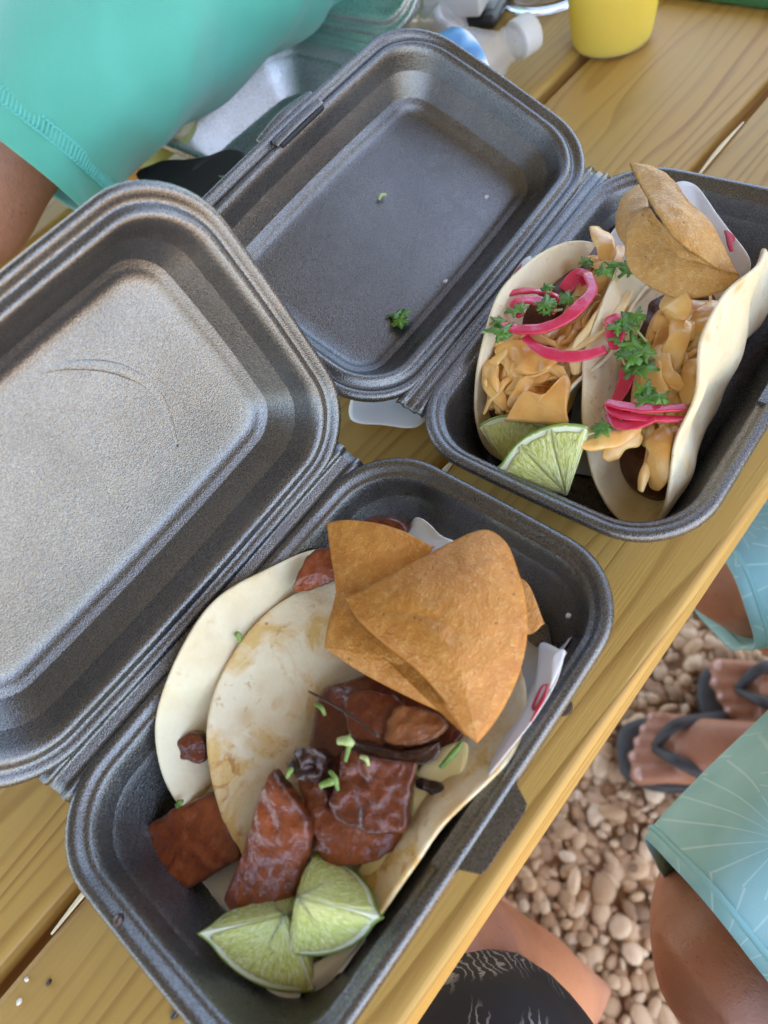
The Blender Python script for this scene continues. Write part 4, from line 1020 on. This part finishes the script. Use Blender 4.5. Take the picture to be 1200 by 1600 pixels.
# car key
def rbox(name, c, ex, ey, sz, mat, parent=None, bev=.004):
    ex = np.array(ex, float); ey = np.array(ey, float); ez = np.cross(ex, ey); V = []
    v, f = box(-sz[0], sz[0], -sz[1], sz[1], -sz[2], sz[2])
    o = mk(name, np.array([np.array(c) + ex * p[0] + ey * p[1] + ez * p[2] for p in v]), f, mat, parent); fixnormals(o)
    b = o.modifiers.new('bev', 'BEVEL'); b.width = bev; b.segments = 3; return o
k0, k1 = T(745, 40, .010), T(785, -30, .010); e1 = (k1 - k0) / np.linalg.norm(k1 - k0); e2 = np.cross((0, 0, 1), e1)
key = thing('car_key', 'grey car key fob with black edge lying behind the water bottle', 'key', tuple(k0 * np.array([1, 1, 0])))
GREYP = m_simple('grey_plastic', (.16, .155, .15), .4); BLACKP = m_simple('black_plastic', (.015, .015, .017), .35)
rbox('shell', (k0 + k1) / 2, e1, e2, (.036, .0165, .006), BLACKP, key, .005)
for s, nm in ((-.016, 'button'), (.004, 'button'), (.022, 'button')): rbox(nm, (k0 + k1) / 2 + e1 * s + np.array([0, 0, .006]), e1, e2, (.0085, .011, .0012), GREYP, key, .001)
WT = m_simple('key_mark', (.7, .7, .7), .4)
for s in (-.016, .004):
    p = (k0 + k1) / 2 + e1 * s + np.array([0, 0, .0075]); V, Fc = tube([p - e2 * .004, p + e1 * .003, p + e2 * .004], [.0005, .0005, .0005], n=12, k=5); mk('symbol', V, Fc, WT, key)
# crumpled clear wrapper and a pale pack
WRAPM = m_simple('cellophane', (.45, .42, .41), .12, (.62, .58, .57), 60, .006, 70, spec=.8)
V, Fc = slab([T(*p) for p in [(612, 20, .01), (640, -10, .02), (690, -20, .02), (735, 5, .015), (728, 40, .012), (695, 60, .01), (650, 45, .012)]], .012, .012, .006, 75, 3, n=90, rings=26, lump=.010)
tag(mk('wrapper', V, Fc, WRAPM), 'crumpled shiny clear wrapper behind the far lid', 'wrapper')
rbox('napkin_pack', T(712, -4, .028), e1, e2, (.014, .026, .010), m_simple('pale_card', (.62, .60, .59), .5), None, .002)
tag(bpy.data.objects['napkin_pack'], 'small pale pack lying on the wrapper beside the car key', 'pack')
# green edge at the end of the table
rbox('green_tray', T(1150, -20, .006) + np.array([.02, 0, 0]), (0, 1, 0), (-1, 0, 0), (.13, .035, .006), m_simple('green_plastic', (.03, .13, .05), .4), None, .003)
tag(bpy.data.objects['green_tray'], 'edge of a green tray at the top right of the table', 'tray')
# flat black slab between the lids, not identified
V, Fc = slab([T(*p) for p in [(215, 275, .045), (255, 252, .05), (310, 246, .055), (370, 234, .055), (385, 262, .05), (335, 312, .04), (260, 312, .04)]], .006, .002, .002, 60, 2, n=60, rings=12, lump=.003)
tag(mk('black_shape', V, Fc, m_simple('matte_black', (.014, .012, .012), .65)), 'flat black bag edge between the two raised lids', 'shape')
# food at the far side, half hidden by the sleeve
LET = m_simple('lettuce', (.34, .36, .06), .45, (.62, .60, .26), 45, .003, 80, sss=.2, ssss=.004)
V, Fc = slab([T(*p) for p in [(195, 240, .03), (230, 215, .035), (265, 185, .04), (305, 165, .04), (300, 205, .035), (262, 240, .03), (228, 262, .025)]], .012, .008, .006, 70, 5, n=80, rings=20, lump=.010)
far = thing('far_taco', 'taco with yellowish lettuce beyond the boxes, mostly hidden by the teal sleeve', 'taco', tuple(T(255, 215, 0)))
mk('lettuce', V, Fc, LET, far)
V, Fc = slab([T(*p) for p in [(262, 205, .045), (285, 165, .05), (330, 125, .052), (352, 128, .05), (320, 170, .045), (285, 215, .04)]], .003, .008, .002, 60, 6, n=60, rings=14, lump=.006); mk('tortilla', V, Fc, TORT, far)
V, Fc = slab([T(*p) for p in [(180, 262, .02), (200, 240, .026), (226, 238, .026), (222, 268, .02), (196, 280, .016)]], .01, .004, .003, 90, 7, n=40, rings=12); mk('filling', V, Fc, SAUCE, far)

# ------------------------------------------------------------------ people
def limb(parts, vox=.006, name='body', mat=SKIN, parent=None, sm=6):
    V, Fc = merge(parts); o = mk(name, V, Fc, mat, parent); fixnormals(o)
    r = o.modifiers.new('re', 'REMESH'); r.mode = 'VOXEL'; r.voxel_size = vox; r.use_smooth_shade = True
    s = o.modifiers.new('sm', 'SMOOTH'); s.iterations = sm; s.factor = .5
    return o
def ell(c, r, n=14, m=20):
    V = []; 
    for i in range(n + 1):
        a = math.pi * i / n
        for j in range(m): b = 2 * math.pi * j / m; V.append((c[0] + r[0] * math.sin(a) * math.cos(b), c[1] + r[1] * math.sin(a) * math.sin(b), c[2] + r[2] * math.cos(a)))
    return np.array(V), grid_faces(n + 1, m)
def foot(toe, heel, seed, side=1):
    """foot with five toes; toe/heel are points on the ground"""
    toe = np.array(toe); heel = np.array(heel); d = toe - heel; L = np.linalg.norm(d); d = d / L; s = np.array([-d[1], d[0], 0]) * side; z = np.array([0, 0, 1.0]); parts = []
    parts.append(tube([heel + z * .035, heel + d * L * .25 + z * .045, heel + d * L * .5 + z * .042, heel + d * L * .66 + z * .028, heel + d * L * .73 + z * .020], [.030, .034, .036, .042, .040], n=24, k=14, flat=.65, up=(0, 0, 1)))
    tips = []
    for i, (o, ln, r) in enumerate([(.033, .97, .0140), (.0105, .985, .0092), (-.0085, .955, .0085), (-.0265, .92, .0080), (-.043, .875, .0078)]):
        base = heel + d * L * .66 + s * o * .9 + z * .016; tip = heel + d * L * ln + s * o + z * .010
        mid = (base + tip) / 2 + z * .006; parts.append(tube([base, mid, tip - d * r * .6], [r * .95, r * .92, r * 1.0], n=14, k=10)); parts.append(ell(tip - d * r * .6, (r * 1.0, r * 1.0, r * .9))); tips.append((tip, r))
    return parts, tips, d, s
def sandal(root, toe, heel):
    toe = np.array(toe); heel = np.array(heel); d = toe - heel; L = np.linalg.norm(d); d /= L; s = np.array([-d[1], d[0], 0]); P = []
    for t, w in ((-.06, .028), (.1, .036), (.4, .036), (.7, .048), (.9, .046), (1.03, .026)): P.append(heel + d * L * t + s * w)
    for t, w in ((1.03, .026), (.9, .046), (.7, .050), (.4, .037), (.1, .036), (-.06, .028)): P.append(heel + d * L * t - s * w)
    P = [p + np.array([0, 0, -.011]) for p in P]
    V, Fc = slab(P, .022, .0005, .0004, 60, 1, n=72, rings=8); o = mk('sandal', V, Fc, RUBBER, root)
    c = heel + d * L * .80 + np.array([0, 0, .036])
    for sg in (1, -1):
        V, Fc = tube([c + d * .015 - np.array([0, 0, .012]), c + s * sg * .024 + np.array([0, 0, .016]) - d * .012, heel + d * L * .48 + s * sg * .046 + np.array([0, 0, .016])], [.006, .008, .009], n=20, k=8, flat=.5); mk('strap', V, Fc, RUBBER, o)
def nails(root, tips, d):
    for tip, r in tips:
        V, Fc = ell(tip - d * r * .55 + np.array([0, 0, r * .62]), (r * .62, r * .62, r * .35), 8, 12); mk('toenail', V, Fc, NAIL, root)
GZ = gz + .012
# --- neighbour in palm print shorts, to the right of the camera
pn = thing('person', 'seated person in aqua palm print shorts and dark flip flops below the table edge', 'person', (.35, -.1, gz))
K1, K2 = T(1142, 1515, -.24), T(1150, 868, -.24)
H1, H2 = K1 + np.array([.40, -.13, .02]), K2 + np.array([.34, -.22, .02])
def gpt(px, py, z=GZ + .022): return T(px, py, z)
toeA = gpt(1105, 1082); dA = np.array([-.50, .86, 0]); heelA = toeA - dA * .245
toeB = gpt(978, 1172); dB = np.array([-.56, .83, 0]); heelB = toeB - dB * .245
fa, ta, dA, _ = foot(toeA, heelA, 1, -1); fb, tb_, dB, _ = foot(toeB, heelB, 2, 1)
AA, AB = heelA + dA * .05 + np.array([0, 0, .075]), heelB + dB * .05 + np.array([0, 0, .075])
pel = (H1 + H2) / 2 + np.array([.06, -.05, .03])
parts = fa + fb
parts += [tube([heelA + dA * .045 + np.array([0, 0, .03]), AA, AA * .62 + K2 * .38 + np.array([.0, -.03, 0]), K2 * .75 + AA * .25 + np.array([.0, -.025, 0]), K2], [.034, .035, .046, .055, .056], n=40, k=18)]
parts += [tube([heelB + dB * .045 + np.array([0, 0, .03]), AB, AB * .62 + K1 * .38 + np.array([-.02, 0, 0]), K1 * .75 + AB * .25 + np.array([-.028, .012, 0]), K1], [.034, .035, .046, .050, .047], n=40, k=18)]
parts += [tube([K1 + (K1 - H1) * .06, K1 * .7 + H1 * .3, H1, pel], [.044, .052, .070, .09], n=30, k=18), tube([K2 + (K2 - H2) * .06, K2 * .7 + H2 * .3, H2, pel], [.052, .060, .078, .09], n=30, k=18)]
parts += [ell(K1, (.047, .047, .046)), ell(K2, (.053, .053, .052))]
tor = [pel, pel + np.array([.02, -.01, .14]), pel + np.array([.02, 0, .30]), pel + np.array([.0, .03, .46]), pel + np.array([-.01, .04, .52])]
parts += [tube(tor, [.13, .125, .145, .13, .06], n=30, k=22, flat=.75, up=(0, 1, 0)), tube([tor[4] - np.array([0, 0, .03]), tor[4] + np.array([-.01, .01, .09])], [.055, .05], n=8, k=14), ell(tor[4] + np.array([-.02, .03, .19]), (.078, .095, .115))]
for s in (1, -1):
    sh = tor[3] + np.array([s * .09, s * .14, .01]); parts.append(tube([tor[3] + np.array([s * .04, s * .06, 0]), sh, sh + np.array([.05, s * .05, -.27]), sh + np.array([-.02, s * .03, -.42])], [.06, .052, .040, .032], n=26, k=14))
limb(parts, .0042, 'body', SKIN2, pn, 4)
nails(pn, ta + tb_, dA); sandal(pn, toeA, heelA); sandal(pn, toeB, heelB)
def shortleg(K, H, r0, r1, name, cover=.22):
    d = H - K; a = K + d * cover; C = spline([a, K + d * .55, H, pel + (H - pel) * .35], 46); tg = np.gradient(C, axis=0); tg /= np.linalg.norm(tg, axis=1)[:, None]; V = []; kk = 64
    for i in range(46):
        s = np.cross(tg[i], (0, 0, 1)); s /= np.linalg.norm(s); u = np.cross(s, tg[i]); r = r0 + (r1 - r0) * i / 45
        for j in range(kk):
            t = 2 * math.pi * j / kk; w = 1 + .05 * math.sin(t * 3 + i * .12) + .035 * math.sin(t * 7 - i * .2) * (1 - i / 60)
            V.append(C[i] + (s * math.cos(t) + u * math.sin(t) * .92) * r * w)
    o = mk(name, V, grid_faces(46, kk), PALM, pn); solidify(o, .002, 0)
    H2_ = []
    for i in (0,):
        for j in range(kk): H2_.append((V[1 * kk + j] - C[1]) * 1.008 + C[1])
    vv, ff = tube([H2_[j % kk] for j in range(kk + 1)], [.0022] * 2, n=160, k=6); mk('hem', vv, ff, m_simple('aqua_hem', (.22, .48, .50), .6), o)
shortleg(K1, H1, .082, .19, 'shorts_leg', .015); shortleg(K2, H2, .074, .10, 'shorts_leg', -.08)

# --- person in black printed shorts at the bottom edge
pb = thing('person', 'seated person in black printed shorts at the bottom edge, bare knee under the table', 'person', (-.12, -.1, gz))
KB = T(690, 1502, -.23); HB_ = T(825, 1650, -.22); KC = T(835, 1690, -.20) + np.array([-.02, .0, -.01]); 
ft, tt, dd_, _ = foot((KB[0] + .01, KB[1] + .12, GZ + .022), (KB[0] + .03, KB[1] - .12, GZ + .022), 3, 1)
ft2, tt2, dd2, _ = foot((KC[0] - .05, KC[1] + .16, GZ + .022), (KC[0] - .04, KC[1] - .08, GZ + .022), 4, -1)
pel2 = np.array([-.16, -.50, -.26])
parts = ft + ft2 + [tube([(KB[0] + .025, KB[1] - .08, GZ + .05), (KB[0] + .02, KB[1] - .08, GZ + .12), (KB[0] + .01, KB[1] - .05, -.46), tuple(KB)], [.036, .036, .052, .055], n=36, k=18),
         ell(KB, (.042, .044, .041)), tube([KB + np.array([-.004, .015, 0]), T(785, 1595, -.245), T(930, 1775, -.27), pel2], [.038, .040, .041, .06], n=34, k=18),
         tube([(KC[0] - .04, KC[1] - .04, GZ + .05), (KC[0] - .04, KC[1] - .04, GZ + .12), (KC[0] - .02, KC[1] - .03, -.46), tuple(KC)], [.036, .036, .05, .05], n=36, k=18),
         tube([KC, KC * .5 + pel2 * .5 + np.array([-.08, 0, 0]), pel2], [.048, .065, .1], n=34, k=18)]
limb(parts, .006, 'body', SKIN, pb, 5); nails(pb, tt + tt2, dd_)
def cloth(P, R, parent, mat, name, n=46, kk=56, flat=.92):
    C = spline(P, n); tg = np.gradient(C, axis=0); tg /= np.linalg.norm(tg, axis=1)[:, None]; V = []; rr = np.interp(np.linspace(0, 1, n), np.linspace(0, 1, len(R)), R)
    for i in range(n):
        s = np.cross(tg[i], (0, 0, 1)); s /= np.linalg.norm(s); u = np.cross(s, tg[i])
        for j in range(kk):
            t = 2 * math.pi * j / kk; w = 1 + .03 * math.sin(t * 3 + i * .15) + .02 * math.sin(t * 8 - i * .3)
            V.append(C[i] + (s * math.cos(t) + u * math.sin(t) * flat) * rr[i] * w)
    o = mk(name, V, grid_faces(n, kk), mat, parent); solidify(o, .002, 0); return o
cloth([KC + np.array([.0, .06, -.02]), KC + np.array([.0, .035, .0]), KC, KC * .5 + pel2 * .5 + np.array([-.08, 0, 0]), pel2], [.012, .050, .064, .085, .13], pb, PAIS, 'shorts_leg')
0 and cloth([HB_ + (HB_ - KB) * .55, HB_ + (HB_ - KB) * .75, pel2], [.066, .08, .13], pb, PAIS, 'shorts_leg')

# --- person across the table in a teal shirt
pt_ = thing('person', 'person in a teal short sleeved shirt leaning on the far side of the table', 'person', (.5, 1.0, gz))
def TY(px, py, y):
    d = RC.T @ np.array([px - 600, 800 - py, -F_PX]); return CAM + d * ((y - CAM[1]) / d[1])
SH = TY(490, -190, .60); M1 = TY(285, -15, .58); M2 = TY(108, 112, .57); HM = TY(8, 240, .575); EL = TY(-28, 345, .59); WR = EL + np.array([-.20, .05, .005])
chest = SH + np.array([.16, .20, .12])
pl3 = np.array([chest[0] + .06, chest[1] + .22, -.26])
nk = chest + np.array([.02, -.0, .17])
parts = [tube([chest, SH, M1, M2, HM, EL], [.085, .070, .058, .048, .040, .034], n=40, k=20), tube([EL + np.array([.01, 0, 0]), EL * .5 + WR * .5, WR], [.034, .032, .026], n=26, k=16),
         tube([WR, WR + np.array([-.05, .0, 0]), WR + np.array([-.09, -.01, -.004])], [.026, .034, .028], n=12, k=14, flat=.55)]
for i in range(4):
    b0_ = WR + np.array([-.085, .022 - i * .017, 0]); parts.append(tube([b0_, b0_ + np.array([-.035, 0, .006]), b0_ + np.array([-.06 - .008 * (i in (1, 2)), -.002, -.012])], [.0095, .009, .0075], n=14, k=8))
parts.append(tube([WR + np.array([-.02, -.025, 0]), WR + np.array([-.05, -.05, 0]), WR + np.array([-.08, -.058, -.004])], [.013, .011, .009], n=12, k=8))
parts += [tube([pl3, (pl3 + chest) / 2 + np.array([0, .02, 0]), chest, nk], [.14, .15, .15, .055], n=30, k=22, flat=.75, up=(0, 1, 0)), tube([nk, nk + np.array([-.01, -.02, .09])], [.055, .052], n=8, k=14), ell(nk + np.array([-.02, -.04, .18]), (.08, .10, .118))]
limb(parts, .007, 'body', SKIN, pt_, 5)
# shirt sleeve with soft folds
n, kk = 80, 90; C = spline([SH + (SH - M1) * .6, SH, M1 * .5 + SH * .5, M1, M2, HM], n); tg = np.gradient(C, axis=0); tg /= np.linalg.norm(tg, axis=1)[:, None]
rr = np.interp(np.linspace(0, 1, n), np.linspace(0, 1, 6), [.115, .108, .098, .092, .087, .082]); V = []; hem = []
for i in range(n):
    s = np.cross(tg[i], (0, 0, 1)); s /= np.linalg.norm(s); u = np.cross(s, tg[i])
    for j in range(kk):
        t = 2 * math.pi * j / kk; q = i / n
        fold = 1 - abs(math.sin(q * 9 + 1.6 * math.sin(t * 1.0 + q * 2) + .5)) ** .55; w = 1 + .12 * fold * (.6 + .4 * math.sin(t - .5)) + .07 * (1 - abs(math.sin(q * 15 - t * 1.5)) ** .6) + .030 * math.sin(q * 30 + 2.0 * math.sin(t * 1.3 + 1)) * (.4 + .6 * math.sin(q * 7 + t) ** 2) + .02 * math.sin(q * 47 - t * 2.4) + .04 * nz((q * 3, math.cos(t), math.sin(t)), 2.2, 4)
        V.append(C[i] + (s * math.cos(t) + u * math.sin(t) * .72) * rr[i] * w)
    if i == n - 8: hem = [V[-kk + j] for j in range(kk)]; hc = C[i]
sl_ = mk('shirt_sleeve', V, grid_faces(n, kk), SHIRT, pt_); solidify(sl_, .0025, 0); subsurf(sl_, 1)
st = []
m2 = 150
Hs = spline(hem, m2, closed=True)
for j in range(m2):
    p = hc + (Hs[j] - hc) * 1.012; q = hc + (Hs[(j + 1) % m2] - hc) * 1.012; off = tg[n - 8] * .0045
    st.append(tube([p - off, (p + q) / 2 + off * 0, q + off], [.0009] * 2, n=4, k=5)); st.append(tube([p - off, q - off], [.0010] * 2, n=3, k=5)); st.append(tube([p + off, q + off], [.0010] * 2, n=3, k=5))
mk('hem_stitching', *merge(st), THREAD, sl_)
cloth([pl3, (pl3 + chest) / 2, chest, nk - np.array([0, 0, .02])], [.165, .165, .165, .08], pt_, SHIRT, 'shirt_body')
